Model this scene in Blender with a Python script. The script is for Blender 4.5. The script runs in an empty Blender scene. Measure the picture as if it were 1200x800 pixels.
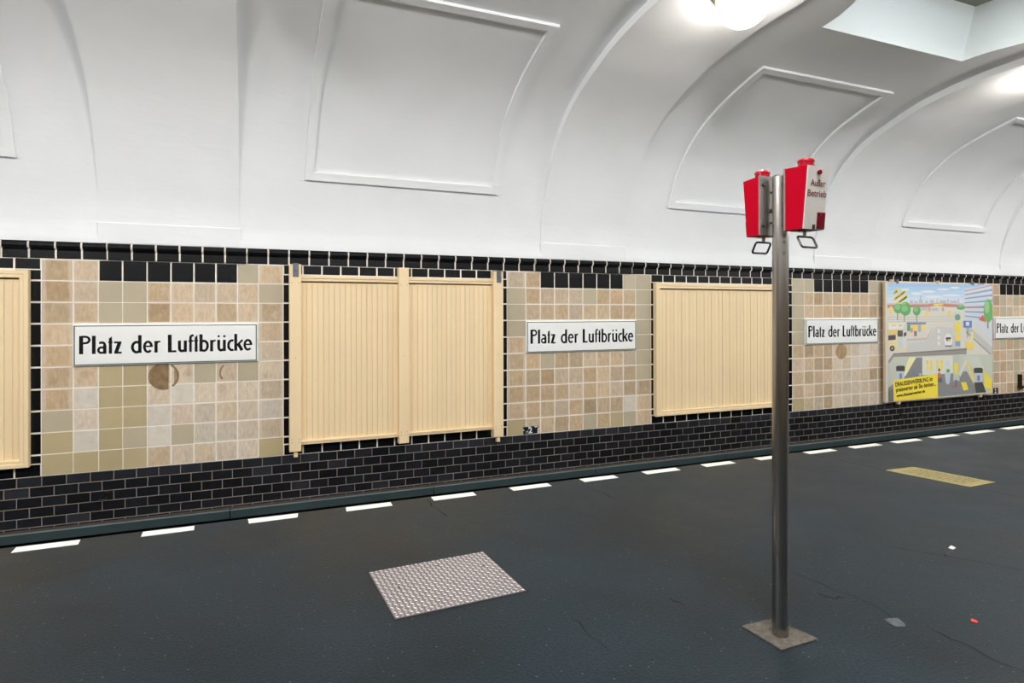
import bpy, bmesh, math, random
from mathutils import Vector, Matrix
R = random.Random(7)
C = bpy.context.scene.collection
scene = bpy.context.scene

# ------------------------------------------------------------------ camera, world, exposure
# X runs along the wall, Y goes across the track towards the wall, Z = 0 is the platform surface
cam_d = bpy.data.cameras.new('camera')
cam_d.sensor_fit = 'HORIZONTAL'
cam_d.sensor_width = 36.0
cam_d.lens = 36.0 * 720.47 / 1200.0
cam_d.shift_y = -34.93 / 1200.0
cam_d.clip_start = 0.05
cam_d.clip_end = 200
cam = bpy.data.objects.new('camera', cam_d)
C.objects.link(cam)
YAW, PITCH, ROLL = 0.3975, 0.0022, -0.0020
fwd = Vector((math.sin(YAW) * math.cos(PITCH), math.cos(YAW) * math.cos(PITCH), math.sin(PITCH)))
right = Vector((math.cos(YAW), -math.sin(YAW), 0))
up = right.cross(fwd)
r2 = right * math.cos(ROLL) + up * math.sin(ROLL)
u2 = up * math.cos(ROLL) - right * math.sin(ROLL)
cam.matrix_world = Matrix(((r2.x, u2.x, -fwd.x, 0.0), (r2.y, u2.y, -fwd.y, 0.0), (r2.z, u2.z, -fwd.z, 1.6), (0, 0, 0, 1)))
scene.camera = cam

world = bpy.data.worlds.new('World')
scene.world = world
world.use_nodes = True
world.node_tree.nodes['Background'].inputs[0].default_value = (0.02, 0.02, 0.02, 1)
world.node_tree.nodes['Background'].inputs[1].default_value = 1.0
vs = scene.view_settings
vs.view_transform = 'Standard'
vs.look = 'None'
vs.exposure = 0.49
vs.gamma = 1.0
vs.use_curve_mapping = False
LAMP = 27.0          # strength of the domed lamps
TUBE = 34.0          # strength of the tubes in the ceiling wells

# ------------------------------------------------------------------ measures
D = 8.493            # face of the tiles on the far wall
P = 5.7065           # bay length
EDGE = 5.225         # platform edge
YC = 1.5             # middle of the hall
DECK = -1.25         # track bed
XA, XB = -16.0, 31.0 # ends of the hall
RIB0, RIB1 = -1.67, -0.168
SPRING = 2.425


def S(r, g, b):
    f = lambda c: (c / 255 / 12.92) if c <= 10.3 else (((c / 255) + 0.055) / 1.055) ** 2.4
    return (f(r), f(g), f(b), 1.0)


# ------------------------------------------------------------------ materials
def mat(name, col, rough=0.5, metal=0.0, var=0.0, scale=8.0, bump=0.0, bscale=60.0, spec=0.5, coat=0.0, objvar=0.0, emit=None, estr=0.0):
    """Plain surface with a little noise in colour (var), per-object brightness (objvar) and a bump."""
    m = bpy.data.materials.new(name)
    m.use_nodes = True
    nt = m.node_tree
    b = nt.nodes['Principled BSDF']
    b.inputs['Base Color'].default_value = col
    b.inputs['Roughness'].default_value = rough
    b.inputs['Metallic'].default_value = metal
    b.inputs['Specular IOR Level'].default_value = spec
    b.inputs['Coat Weight'].default_value = coat
    b.inputs['Coat Roughness'].default_value = 0.08
    if emit:
        b.inputs['Emission Color'].default_value = emit
        b.inputs['Emission Strength'].default_value = estr
    L = nt.links.new
    N = nt.nodes.new
    src = None
    if var or bump:
        geo = N('ShaderNodeNewGeometry')
    if var:
        no = N('ShaderNodeTexNoise')
        no.inputs['Scale'].default_value = scale
        no.inputs['Detail'].default_value = 5
        L(geo.outputs['Position'], no.inputs['Vector'])
        mr = N('ShaderNodeMapRange')
        mr.inputs['From Min'].default_value = 0.3
        mr.inputs['From Max'].default_value = 0.7
        mr.inputs['To Min'].default_value = 1 - var
        mr.inputs['To Max'].default_value = 1 + var
        L(no.outputs['Fac'], mr.inputs['Value'])
        src = mr.outputs['Result']
    if objvar:
        oi = N('ShaderNodeObjectInfo')
        m2 = N('ShaderNodeMapRange')
        m2.inputs['To Min'].default_value = 1 - objvar
        m2.inputs['To Max'].default_value = 1 + objvar
        L(oi.outputs['Random'], m2.inputs['Value'])
        if src:
            mu = N('ShaderNodeMath')
            mu.operation = 'MULTIPLY'
            L(src, mu.inputs[0])
            L(m2.outputs['Result'], mu.inputs[1])
            src = mu.outputs[0]
        else:
            src = m2.outputs['Result']
    if src:
        vm = N('ShaderNodeVectorMath')
        vm.operation = 'SCALE'
        vm.inputs[0].default_value = col[:3]
        L(src, vm.inputs['Scale'])
        L(vm.outputs[0], b.inputs['Base Color'])
    if bump:
        n2 = N('ShaderNodeTexNoise')
        n2.inputs['Scale'].default_value = bscale
        n2.inputs['Detail'].default_value = 4
        L(geo.outputs['Position'], n2.inputs['Vector'])
        bp = N('ShaderNodeBump')
        bp.inputs['Strength'].default_value = bump
        bp.inputs['Distance'].default_value = 0.01
        L(n2.outputs['Fac'], bp.inputs['Height'])
        L(bp.outputs['Normal'], b.inputs['Normal'])
    return m


def old_tile_material(name, tints):
    """Worn unglazed tile: own tint for each tile, vertical streaks, pale lime bloom and dark blotches."""
    m = bpy.data.materials.new(name)
    m.use_nodes = True
    nt = m.node_tree
    b = nt.nodes['Principled BSDF']
    b.inputs['Roughness'].default_value = 0.55
    b.inputs['Specular IOR Level'].default_value = 0.3
    N, L = nt.nodes.new, nt.links.new
    oi = N('ShaderNodeObjectInfo')
    geo = N('ShaderNodeNewGeometry')
    off = N('ShaderNodeVectorMath')
    off.operation = 'SCALE'
    off.inputs[0].default_value = (37, 11, 53)
    L(oi.outputs['Random'], off.inputs['Scale'])
    ad = N('ShaderNodeVectorMath')
    ad.operation = 'ADD'
    L(geo.outputs['Position'], ad.inputs[0])
    L(off.outputs[0], ad.inputs[1])
    tint = N('ShaderNodeValToRGB')
    els = tint.color_ramp.elements
    els[0].position, els[0].color = 0.0, S(*tints[0])
    els[1].position, els[1].color = 1.0, S(*tints[-1])
    for q, c in enumerate(tints[1:-1]):
        els.new((q + 1) / (len(tints) - 1)).color = S(*c)
    L(oi.outputs['Random'], tint.inputs['Fac'])
    mp = N('ShaderNodeMapping')
    mp.inputs['Scale'].default_value = (11, 11, 4)
    L(ad.outputs[0], mp.inputs['Vector'])
    n1 = N('ShaderNodeTexNoise')
    n1.inputs['Scale'].default_value = 3
    n1.inputs['Detail'].default_value = 6
    L(mp.outputs['Vector'], n1.inputs['Vector'])
    st = N('ShaderNodeMapRange')
    st.inputs['From Min'].default_value = 0.3
    st.inputs['From Max'].default_value = 0.7
    st.inputs['To Min'].default_value = 0.86
    st.inputs['To Max'].default_value = 1.12
    L(n1.outputs['Fac'], st.inputs['Value'])
    sc = N('ShaderNodeVectorMath')
    sc.operation = 'SCALE'
    L(tint.outputs['Color'], sc.inputs[0])
    L(st.outputs['Result'], sc.inputs['Scale'])
    n2 = N('ShaderNodeTexNoise')
    n2.inputs['Scale'].default_value = 9
    n2.inputs['Detail'].default_value = 7
    n2.inputs['Roughness'].default_value = 0.65
    L(ad.outputs[0], n2.inputs['Vector'])
    bl = N('ShaderNodeMapRange')
    bl.inputs['From Min'].default_value = 0.55
    bl.inputs['From Max'].default_value = 0.72
    bl.inputs['To Max'].default_value = 0.55
    L(n2.outputs['Fac'], bl.inputs['Value'])
    mx = N('ShaderNodeMix')
    mx.data_type = 'RGBA'
    L(bl.outputs['Result'], mx.inputs['Factor'])
    L(sc.outputs[0], mx.inputs['A'])
    mx.inputs['B'].default_value = S(216, 204, 186)
    n3 = N('ShaderNodeTexNoise')
    n3.inputs['Scale'].default_value = 5
    n3.inputs['Detail'].default_value = 5
    L(ad.outputs[0], n3.inputs['Vector'])
    dk = N('ShaderNodeMapRange')
    dk.inputs['From Min'].default_value = 0.6
    dk.inputs['From Max'].default_value = 0.75
    dk.inputs['To Max'].default_value = 0.5
    L(n3.outputs['Fac'], dk.inputs['Value'])
    m3 = N('ShaderNodeMix')
    m3.data_type = 'RGBA'
    L(dk.outputs['Result'], m3.inputs['Factor'])
    L(mx.outputs['Result'], m3.inputs['A'])
    m3.inputs['B'].default_value = S(166, 138, 102)
    # lime bloom creeping in from the joints
    tc = N('ShaderNodeTexCoord')
    sx = N('ShaderNodeSeparateXYZ')
    L(tc.outputs['Object'], sx.inputs[0])
    ab = []
    for ax in ('X', 'Z'):
        q = N('ShaderNodeMath')
        q.operation = 'ABSOLUTE'
        L(sx.outputs[ax], q.inputs[0])
        ab.append(q)
    mxm = N('ShaderNodeMath')
    mxm.operation = 'MAXIMUM'
    L(ab[0].outputs[0], mxm.inputs[0])
    L(ab[1].outputs[0], mxm.inputs[1])
    wob = N('ShaderNodeMath')
    wob.operation = 'MULTIPLY_ADD'
    wob.inputs[1].default_value = 0.05
    L(n3.outputs['Fac'], wob.inputs[0])
    L(mxm.outputs[0], wob.inputs[2])
    ef = N('ShaderNodeMapRange')
    ef.inputs['From Min'].default_value = 0.122
    ef.inputs['From Max'].default_value = 0.146
    ef.inputs['To Max'].default_value = 0.5
    L(wob.outputs[0], ef.inputs['Value'])
    m5 = N('ShaderNodeMix')
    m5.data_type = 'RGBA'
    L(ef.outputs['Result'], m5.inputs['Factor'])
    L(m3.outputs['Result'], m5.inputs['A'])
    m5.inputs['B'].default_value = S(220, 208, 190)
    L(m5.outputs['Result'], b.inputs['Base Color'])
    bp = N('ShaderNodeBump')
    bp.inputs['Strength'].default_value = 0.25
    bp.inputs['Distance'].default_value = 0.01
    L(n2.outputs['Fac'], bp.inputs['Height'])
    L(bp.outputs['Normal'], b.inputs['Normal'])
    return m


def asphalt_material():
    m = bpy.data.materials.new('asphalt')
    m.use_nodes = True
    nt = m.node_tree
    b = nt.nodes['Principled BSDF']
    b.inputs['Specular IOR Level'].default_value = 0.16
    N, L = nt.nodes.new, nt.links.new
    geo = N('ShaderNodeNewGeometry')
    n1 = N('ShaderNodeTexNoise')
    n1.inputs['Scale'].default_value = 0.9
    n1.inputs['Detail'].default_value = 8
    n1.inputs['Roughness'].default_value = 0.62
    L(geo.outputs['Position'], n1.inputs['Vector'])
    rp = N('ShaderNodeValToRGB')
    rp.color_ramp.elements[0].position, rp.color_ramp.elements[0].color = 0.33, S(12, 20, 25)
    rp.color_ramp.elements[1].position, rp.color_ramp.elements[1].color = 0.68, S(30, 41, 48)
    L(n1.outputs['Fac'], rp.inputs['Fac'])
    # fine grit
    n2 = N('ShaderNodeTexNoise')
    n2.inputs['Scale'].default_value = 75
    n2.inputs['Detail'].default_value = 3
    L(geo.outputs['Position'], n2.inputs['Vector'])
    g = N('ShaderNodeMapRange')
    g.inputs['From Min'].default_value = 0.3
    g.inputs['From Max'].default_value = 0.7
    g.inputs['To Min'].default_value = 0.5
    g.inputs['To Max'].default_value = 1.6
    L(n2.outputs['Fac'], g.inputs['Value'])
    sc = N('ShaderNodeVectorMath')
    sc.operation = 'SCALE'
    L(rp.outputs['Color'], sc.inputs[0])
    L(g.outputs['Result'], sc.inputs['Scale'])
    # pale stone chips, a few per square decimetre
    vo = N('ShaderNodeTexVoronoi')
    vo.inputs['Scale'].default_value = 26
    L(geo.outputs['Position'], vo.inputs['Vector'])
    ch = N('ShaderNodeMapRange')
    ch.inputs['From Min'].default_value = 0.13
    ch.inputs['From Max'].default_value = 0.08
    L(vo.outputs['Distance'], ch.inputs['Value'])
    sep = N('ShaderNodeSeparateColor')
    L(vo.outputs['Color'], sep.inputs['Color'])
    gt = N('ShaderNodeMath')
    gt.operation = 'GREATER_THAN'
    gt.inputs[1].default_value = 0.72
    L(sep.outputs['Red'], gt.inputs[0])
    mu = N('ShaderNodeMath')
    mu.operation = 'MULTIPLY'
    L(ch.outputs['Result'], mu.inputs[0])
    L(gt.outputs[0], mu.inputs[1])
    m4 = N('ShaderNodeMath')
    m4.operation = 'MULTIPLY'
    m4.inputs[1].default_value = 0.75
    L(mu.outputs[0], m4.inputs[0])
    mx = N('ShaderNodeMix')
    mx.data_type = 'RGBA'
    L(m4.outputs[0], mx.inputs['Factor'])
    L(sc.outputs[0], mx.inputs['A'])
    mx.inputs['B'].default_value = S(112, 112, 106)
    L(mx.outputs['Result'], b.inputs['Base Color'])
    ro = N('ShaderNodeMapRange')
    ro.inputs['From Min'].default_value = 0.3
    ro.inputs['From Max'].default_value = 0.7
    ro.inputs['To Min'].default_value = 0.34
    ro.inputs['To Max'].default_value = 0.5
    L(n1.outputs['Fac'], ro.inputs['Value'])
    L(ro.outputs['Result'], b.inputs['Roughness'])
    bp = N('ShaderNodeBump')
    bp.inputs['Strength'].default_value = 0.5
    bp.inputs['Distance'].default_value = 0.004
    L(n2.outputs['Fac'], bp.inputs['Height'])
    L(bp.outputs['Normal'], b.inputs['Normal'])
    return m


def plaster_material():
    m = mat('plaster', S(233, 236, 238), 0.75, var=0.018, scale=1.5)
    nt = m.node_tree
    N, L = nt.nodes.new, nt.links.new
    geo = N('ShaderNodeNewGeometry')
    mp = N('ShaderNodeMapping')
    mp.inputs['Scale'].default_value = (1.2, 5, 5)
    L(geo.outputs['Position'], mp.inputs['Vector'])
    n = N('ShaderNodeTexNoise')
    n.inputs['Scale'].default_value = 2.2
    n.inputs['Detail'].default_value = 7
    n.inputs['Roughness'].default_value = 0.55
    L(mp.outputs['Vector'], n.inputs['Vector'])
    bp = N('ShaderNodeBump')
    bp.inputs['Strength'].default_value = 0.22
    bp.inputs['Distance'].default_value = 0.02
    L(n.outputs['Fac'], bp.inputs['Height'])
    L(bp.outputs['Normal'], nt.nodes['Principled BSDF'].inputs['Normal'])
    return m


M = {
    'plaster': plaster_material(),
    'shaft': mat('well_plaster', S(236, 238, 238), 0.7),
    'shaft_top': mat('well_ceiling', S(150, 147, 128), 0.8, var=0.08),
    'old_tile': old_tile_material('old_tile', [(168, 148, 120), (196, 170, 136), (180, 160, 132), (212, 188, 156), (190, 164, 128), (202, 186, 164), (176, 150, 116), (214, 192, 164), (188, 172, 150), (204, 172, 134)]),
    'bleached_tile': old_tile_material('bleached_tile', [(204, 190, 168), (214, 196, 174), (196, 184, 166), (218, 204, 184), (206, 188, 160), (200, 192, 178)]),
    'khaki_tile': mat('khaki_tile', S(184, 169, 132), 0.32, var=0.03, scale=4, objvar=0.06),
    'grey_tile': mat('stone_grey_tile', S(186, 175, 150), 0.35, var=0.04, scale=4, objvar=0.05),
    'pale_tile': mat('pale_tile', S(214, 206, 192), 0.5, var=0.07, scale=14, objvar=0.04),
    'black_tile': mat('black_tile', S(15, 17, 20), 0.24, var=0.15, scale=10, objvar=0.3, bump=0.05, bscale=12, spec=0.28),
    'brick': mat('glazed_brick', S(25, 28, 32), 0.32, var=0.2, scale=14, objvar=0.4, bump=0.08, bscale=25, spec=0.3),
    'brick_slate': mat('slate_brick', S(38, 41, 46), 0.3, var=0.12, scale=12, objvar=0.25, bump=0.08, bscale=25),
    'grout_white': mat('white_grout', S(236, 228, 218), 0.85, var=0.06, scale=6),
    'grout_grey': mat('grey_grout', S(136, 124, 114), 0.9, var=0.15, scale=5),
    'board': mat('cream_board', S(243, 219, 177), 0.5, var=0.015, scale=3, objvar=0.025, bump=0.04, bscale=40),
    'board_shade': mat('groove_shade', S(140, 116, 82), 0.7),
    'steel_grey': mat('grey_iron', S(112, 118, 126), 0.45, 0.7, var=0.15, scale=60),
    'screw': mat('screw', S(150, 122, 82), 0.5, 0.4),
    'enamel': mat('white_enamel', S(247, 249, 248), 0.16, coat=0.3, spec=0.5),
    'enamel_line': mat('green_enamel', S(62, 92, 88), 0.25),
    'ink': mat('black_enamel', S(10, 12, 14), 0.25),
    'duct': mat('duct', S(46, 62, 64), 0.5, var=0.1, scale=4),
    'duct_top': mat('duct_dust', S(66, 59, 55), 0.9, var=0.12, scale=6),
    'duct_lip': mat('duct_lip', S(112, 124, 124), 0.5),
    'dark': mat('ballast_and_wall_shade', S(26, 25, 25), 0.95, var=0.3, scale=20, bump=0.8, bscale=30),
    'concrete': mat('edge_concrete', S(70, 72, 72), 0.85, var=0.15, scale=10),
    'asphalt': asphalt_material(),
    'crack': mat('crack_dark', S(24, 27, 29), 0.95, var=0.2, scale=30),
    'joint': mat('sealed_joint', S(36, 43, 47), 0.8, var=0.1, scale=20),
    'white_paint': mat('white_floor_paint', S(238, 237, 230), 0.6, var=0.05, scale=15),
    'plate': mat('checker_plate', S(118, 113, 112), 0.5, 0.4, var=0.14, scale=25),  # kept dark to stand for shade at the foot of the treads
    'tread': mat('worn_tread_highlight', S(186, 181, 180), 0.4, 0.5, var=0.1, scale=40),  # paler than the plate: wear, plus streak highlights put into the colour
    'plate_frame': mat('plate_frame', S(34, 35, 36), 0.7, 0.2, var=0.2, scale=30),
    'patch': mat('mortar_patch', S(80, 74, 66), 0.85, var=0.35, scale=35, bump=0.4, bscale=90),
    'worn': mat('worn_asphalt', S(74, 78, 80), 0.9, var=0.2, scale=30),
    'yellow_floor': mat('worn_yellow', S(158, 143, 92), 0.75, var=0.16, scale=60),
    'yellow_ink': mat('worn_print', S(88, 84, 64), 0.7, var=0.2, scale=60),
    'stain': mat('brown_stain', S(136, 112, 80), 0.7, var=0.28, scale=14),
    'stain_light': mat('tan_stain', S(170, 142, 104), 0.7, var=0.2, scale=14),
    'red': mat('red_lacquer', S(182, 0, 33), 0.5, spec=0.05),
    'red_dark': mat('dark_red_lacquer', S(126, 0, 26), 0.4, spec=0.15),
    'red_lens': mat('red_lens', S(158, 0, 34), 0.15, coat=0.25, spec=0.3),
    'signal_white': mat('white_lacquer', S(226, 222, 216), 0.35),
    'brown_red': mat('lettering_red', S(122, 24, 44), 0.4),
    'chrome': mat('dark_chrome', S(120, 116, 116), 0.22, 1.0),
    'gun': mat('gunmetal', S(60, 58, 58), 0.35, 0.9),
    'brass': mat('lamp_ring', S(120, 108, 80), 0.4, 0.6),
    'opal_fill': mat('opal_glass_fill', S(250, 248, 240), 0.3, emit=(1.0, 0.985, 0.97, 1), estr=LAMP * 7.3),
    'opal': mat('opal_glass', S(250, 248, 240), 0.3, emit=(1.0, 0.92, 0.84, 1), estr=LAMP),
    'tube': mat('tube_glow', S(250, 250, 250), 0.3, emit=(0.88, 0.97, 1.0, 1), estr=TUBE),
    'batten': mat('batten_white', S(225, 225, 222), 0.5),
    'navy': mat('navy_sticker', S(14, 18, 30), 0.4),
    'sticker_white': mat('sticker_white', S(228, 228, 224), 0.5),
    'teal_scrap': mat('teal_scrap', S(60, 96, 110), 0.5),
    'wood_edge': mat('poster_board_edge', S(214, 190, 160), 0.6),
    'poster_red': mat('poster_red_edge', S(214, 120, 108), 0.5),
    'scrap_red': mat('scrap_red', S(214, 60, 52), 0.6),
    'scrap_white': mat('scrap_white', S(214, 214, 208), 0.6),
    'hall_dark': mat('opposite_tiles', S(120, 108, 90), 0.4, var=0.1, scale=4),
}


def brushed_steel():
    m = bpy.data.materials.new('brushed_steel')
    m.use_nodes = True
    nt = m.node_tree
    b = nt.nodes['Principled BSDF']
    b.inputs['Metallic'].default_value = 1.0
    b.inputs['Base Color'].default_value = S(172, 167, 162)
    b.inputs['Anisotropic'].default_value = 0.75
    b.inputs['Roughness'].default_value = 0.3
    N, L = nt.nodes.new, nt.links.new
    tg = N('ShaderNodeTangent')
    tg.direction_type = 'RADIAL'
    tg.axis = 'Z'
    L(tg.outputs['Tangent'], b.inputs['Tangent'])
    b.inputs['Roughness'].default_value = 0.27
    return m


M['steel'] = brushed_steel()
M['back_steel'] = mat('back_plate_steel', S(176, 172, 168), 0.3, 1.0)


# ------------------------------------------------------------------ mesh helpers
class MB:
    """Collects vertices and faces (with a material slot each) and links them as one mesh object."""

    def __init__(self):
        self.v, self.f, self.m, self.s = [], [], [], []

    def face(self, pts, mi=0, smooth=False):
        i = len(self.v)
        self.v += [tuple(p) for p in pts]
        self.f.append(tuple(range(i, i + len(pts))))
        self.m.append(mi)
        self.s.append(smooth)

    def box(self, x0, x1, y0, y1, z0, z1, mi=0):
        i = len(self.v)
        self.v += [(x0, y0, z0), (x1, y0, z0), (x1, y1, z0), (x0, y1, z0), (x0, y0, z1), (x1, y0, z1), (x1, y1, z1), (x0, y1, z1)]
        for q in ((0, 3, 2, 1), (4, 5, 6, 7), (0, 1, 5, 4), (1, 2, 6, 5), (2, 3, 7, 6), (3, 0, 4, 7)):
            self.f.append(tuple(i + k for k in q))
            self.m.append(mi)
            self.s.append(False)

    def bevbox(self, x0, x1, y0, y1, z0, z1, b, mi=0, face='-y'):
        """box whose front (-y) edges are chamfered by b"""
        i = len(self.v)
        self.v += [(x0, y1, z0), (x1, y1, z0), (x1, y1, z1), (x0, y1, z1),
                   (x0, y0 + b, z0), (x1, y0 + b, z0), (x1, y0 + b, z1), (x0, y0 + b, z1),
                   (x0 + b, y0, z0 + b), (x1 - b, y0, z0 + b), (x1 - b, y0, z1 - b), (x0 + b, y0, z1 - b)]
        for q in ((0, 1, 5, 4), (1, 2, 6, 5), (2, 3, 7, 6), (3, 0, 4, 7), (4, 5, 9, 8), (5, 6, 10, 9), (6, 7, 11, 10), (7, 4, 8, 11), (8, 9, 10, 11), (3, 2, 1, 0)):
            self.f.append(tuple(i + k for k in q))
            self.m.append(mi)
            self.s.append(False)

    def grid(self, rows, mi=0, smooth=True, closed=False):
        """rows of points -> quads with shared vertices"""
        i = len(self.v)
        n = len(rows[0])
        for r in rows:
            self.v += [tuple(p) for p in r]
        for a in range(len(rows) - 1):
            for b in range(n if closed else n - 1):
                c = (b + 1) % n
                self.f.append((i + a * n + b, i + a * n + c, i + (a + 1) * n + c, i + (a + 1) * n + b))
                self.m.append(mi)
                self.s.append(smooth)

    def tube(self, pts, r, n=8, mi=0, caps=True, closed=False):
        pts = [Vector(p) for p in pts]
        rows = []
        k = len(pts)
        for j, p in enumerate(pts):
            if closed:
                t = (pts[(j + 1) % k] - pts[j - 1]).normalized()
            else:
                t = (pts[min(j + 1, k - 1)] - pts[max(j - 1, 0)]).normalized()
            a = t.orthogonal().normalized() if j == 0 else (a - t * a.dot(t)).normalized()
            c = t.cross(a)
            rr = r[j] if isinstance(r, (list, tuple)) else r
            rows.append([p + (a * math.cos(q) + c * math.sin(q)) * rr for q in (2 * math.pi * h / n for h in range(n))])
        if closed:
            rows.append(rows[0])
        self.grid(rows, mi, True, True)
        if caps and not closed:
            self.face(list(reversed(rows[0])), mi)
            self.face(rows[-1], mi)

    def build(self, name, mats, parent=None, kind=None):
        me = bpy.data.meshes.new(name)
        me.from_pydata(self.v, [], self.f)
        for m in (mats if isinstance(mats, (list, tuple)) else [mats]):
            me.materials.append(m)
        me.polygons.foreach_set('material_index', self.m)
        me.polygons.foreach_set('use_smooth', self.s)
        me.update()
        bm = bmesh.new()
        bm.from_mesh(me)
        bmesh.ops.recalc_face_normals(bm, faces=bm.faces)
        bm.to_mesh(me)
        bm.free()
        return link(name, me, parent, kind)


def link(name, me, parent=None, kind=None, loc=None):
    o = bpy.data.objects.new(name, me)
    C.objects.link(o)
    if parent:
        o.parent = parent
    if loc:
        o.location = loc
    if kind:
        o['kind'] = kind
    return o


def thing(name, label, cat, loc, group=None):
    o = bpy.data.objects.new(name, None)
    o.empty_display_size = 0.1
    C.objects.link(o)
    o.location = loc
    o['label'] = label
    o['category'] = cat
    if group:
        o['group'] = group
    return o


def tag(o, label, cat, group=None):
    o['label'] = label
    o['category'] = cat
    if group:
        o['group'] = group
    return o


def text_mesh(body, size, embolden=0.0, align='LEFT', fit=None, italic=0.0):
    """flat letters in the XY plane as (verts, faces)"""
    cu = bpy.data.curves.new('lettering', 'FONT')
    cu.body = body
    cu.size = size
    cu.offset = embolden
    cu.align_x = align
    cu.shear = italic
    cu.resolution_u = 3
    o = bpy.data.objects.new('lettering', cu)
    C.objects.link(o)
    dg = bpy.context.evaluated_depsgraph_get()
    me = bpy.data.meshes.new_from_object(o.evaluated_get(dg))
    vs_ = [tuple(v.co) for v in me.vertices]
    fs_ = [tuple(p.vertices) for p in me.polygons]
    bpy.data.objects.remove(o)
    bpy.data.curves.remove(cu)
    bpy.data.meshes.remove(me)
    if fit and vs_:
        x0, x1 = min(v[0] for v in vs_), max(v[0] for v in vs_)
        k = fit / (x1 - x0)
        vs_ = [((v[0] - (x0 if align == 'LEFT' else 0)) * k, v[1], 0) for v in vs_]
    return vs_, fs_


def add_text(mb, vf, mapf, mi=0):
    i = len(mb.v)
    vs_, fs_ = vf
    mb.v += [tuple(mapf(v[0], v[1])) for v in vs_]
    for f in fs_:
        mb.f.append(tuple(i + k for k in f))
        mb.m.append(mi)
        mb.s.append(False)


def subtract(r, q):
    x0, x1, z0, z1 = r
    a0, a1, b0, b1 = q
    return not (x1 <= a0 or x0 >= a1 or z1 <= b0 or z0 >= b1)

# cracks and joints in the asphalt, floor coordinates
CRACKS =  [([(3.054, 2.848), (3.073, 2.707), (3.082, 2.567), (3.119, 2.459), (3.119, 2.38), (3.105, 2.27), (3.068, 2.196), (3.065, 2.103)], 0.01), ([(3.161, 2.08), (3.155, 1.992), (3.152, 1.891), (3.147, 1.759), (3.157, 1.644)], 0.012), ([(2.96, 2.561), (2.977, 2.508), (2.994, 2.478), (3.06, 2.461)], 0.022), ([(3.023, 2.206), (3.063, 2.169), (3.045, 2.121)], 0.02), ([(1.368, 5.161), (1.365, 4.959), (1.407, 4.662)], 0.012), ([(1.54, 2.855), (1.541, 2.731), (1.538, 2.601), (1.554, 2.48)], 0.009), ([(2.814, 4.966), (2.839, 4.75), (2.876, 4.542)], 0.01), ([(2.153, 2.846), (2.158, 2.8), (2.165, 2.742)], 0.012)]
JOINTS =  [[(5.777, 5.154), (5.912, 4.272), (6.085, 3.361), (6.123, 3.0)], [(3.993, 2.887), (4.242, 2.543), (4.399, 2.289)]]

# ------------------------------------------------------------------ the vault
PROF = [(8.475, SPRING), (8.475, 2.7), (8.45, 2.95), (8.36, 3.25), (8.24, 3.55), (8.06, 3.86), (7.85, 4.12), (7.58, 4.35), (7.3, 4.52),
        (7.0, 4.65), (6.7, 4.755), (6.38, 4.85), (6.0, 4.92), (5.6, 4.965), (5.2, 4.985), (4.5, 5.0), (3.0, 5.02), (1.5, 5.03)]
RIB_DEPTH = 0.105


def catmull(p, n=3):
    out = []
    for i in range(len(p) - 1):
        a, b, c, d = (Vector(p[max(i - 1, 0)]), Vector(p[i]), Vector(p[i + 1]), Vector(p[min(i + 2, len(p) - 1)]))
        for k in range(n):
            t = k / n
            out.append(0.5 * (2 * b + (c - a) * t + (2 * a - 5 * b + 4 * c - d) * t * t + (3 * b - a - 3 * c + d) * t ** 3))
    out.append(Vector(p[-1]))
    return out


HALF = catmull(PROF)


def normals(pts):
    out = []
    for i in range(len(pts)):
        t = pts[min(i + 1, len(pts) - 1)] - pts[max(i - 1, 0)]
        n = Vector((t[1], -t[0])).normalized()
        if n[0] < 0 and i < 5 or n[1] < -1e-3:
            n = -n
        if i == len(pts) - 1:
            n = Vector((0, 1))
        out.append(n)
    return out


NRM = normals(HALF)


def depth_at(z):
    s = min(max((z - 2.75) / 1.6, 0), 1)
    return 0.018 + (RIB_DEPTH - 0.018) * s * s * (3 - 2 * s)


BAY = [p + n * depth_at(p[1]) for p, n in zip(HALF, NRM)]
mirror = lambda half: half + [Vector((2 * YC - p[0], p[1])) for p in reversed(half[:-1])]
RIBF, BAYF = mirror(HALF), mirror(BAY)


def bay_z(y):
    y = abs(y - YC) + YC
    for a, b in zip(BAY[:-1], BAY[1:]):
        if b[0] <= y <= a[0] and a[0] != b[0]:
            return a[1] + (b[1] - a[1]) * (a[0] - y) / (a[0] - b[0])
    return BAY[-1][1]


# outline of the light well in one bay: x of its two long sides for a given y (bay 0 coordinates)
WELL = [(5.445, 0.69, 3.36), (5.30, 0.675, 3.375), (5.17, 0.65, 3.395), (5.05, 0.61, 3.43), (4.92, 0.56, 3.48), (4.72, 0.45, 3.56), (4.4, 0.30, 3.68), (3.9, 0.18, 3.78), (1.5, 0.16, 3.80)]
WELLF = WELL + [(2 * YC - y, a, b) for y, a, b in reversed(WELL[:-1])]
KS = range(-3, 5)          # bays

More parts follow.
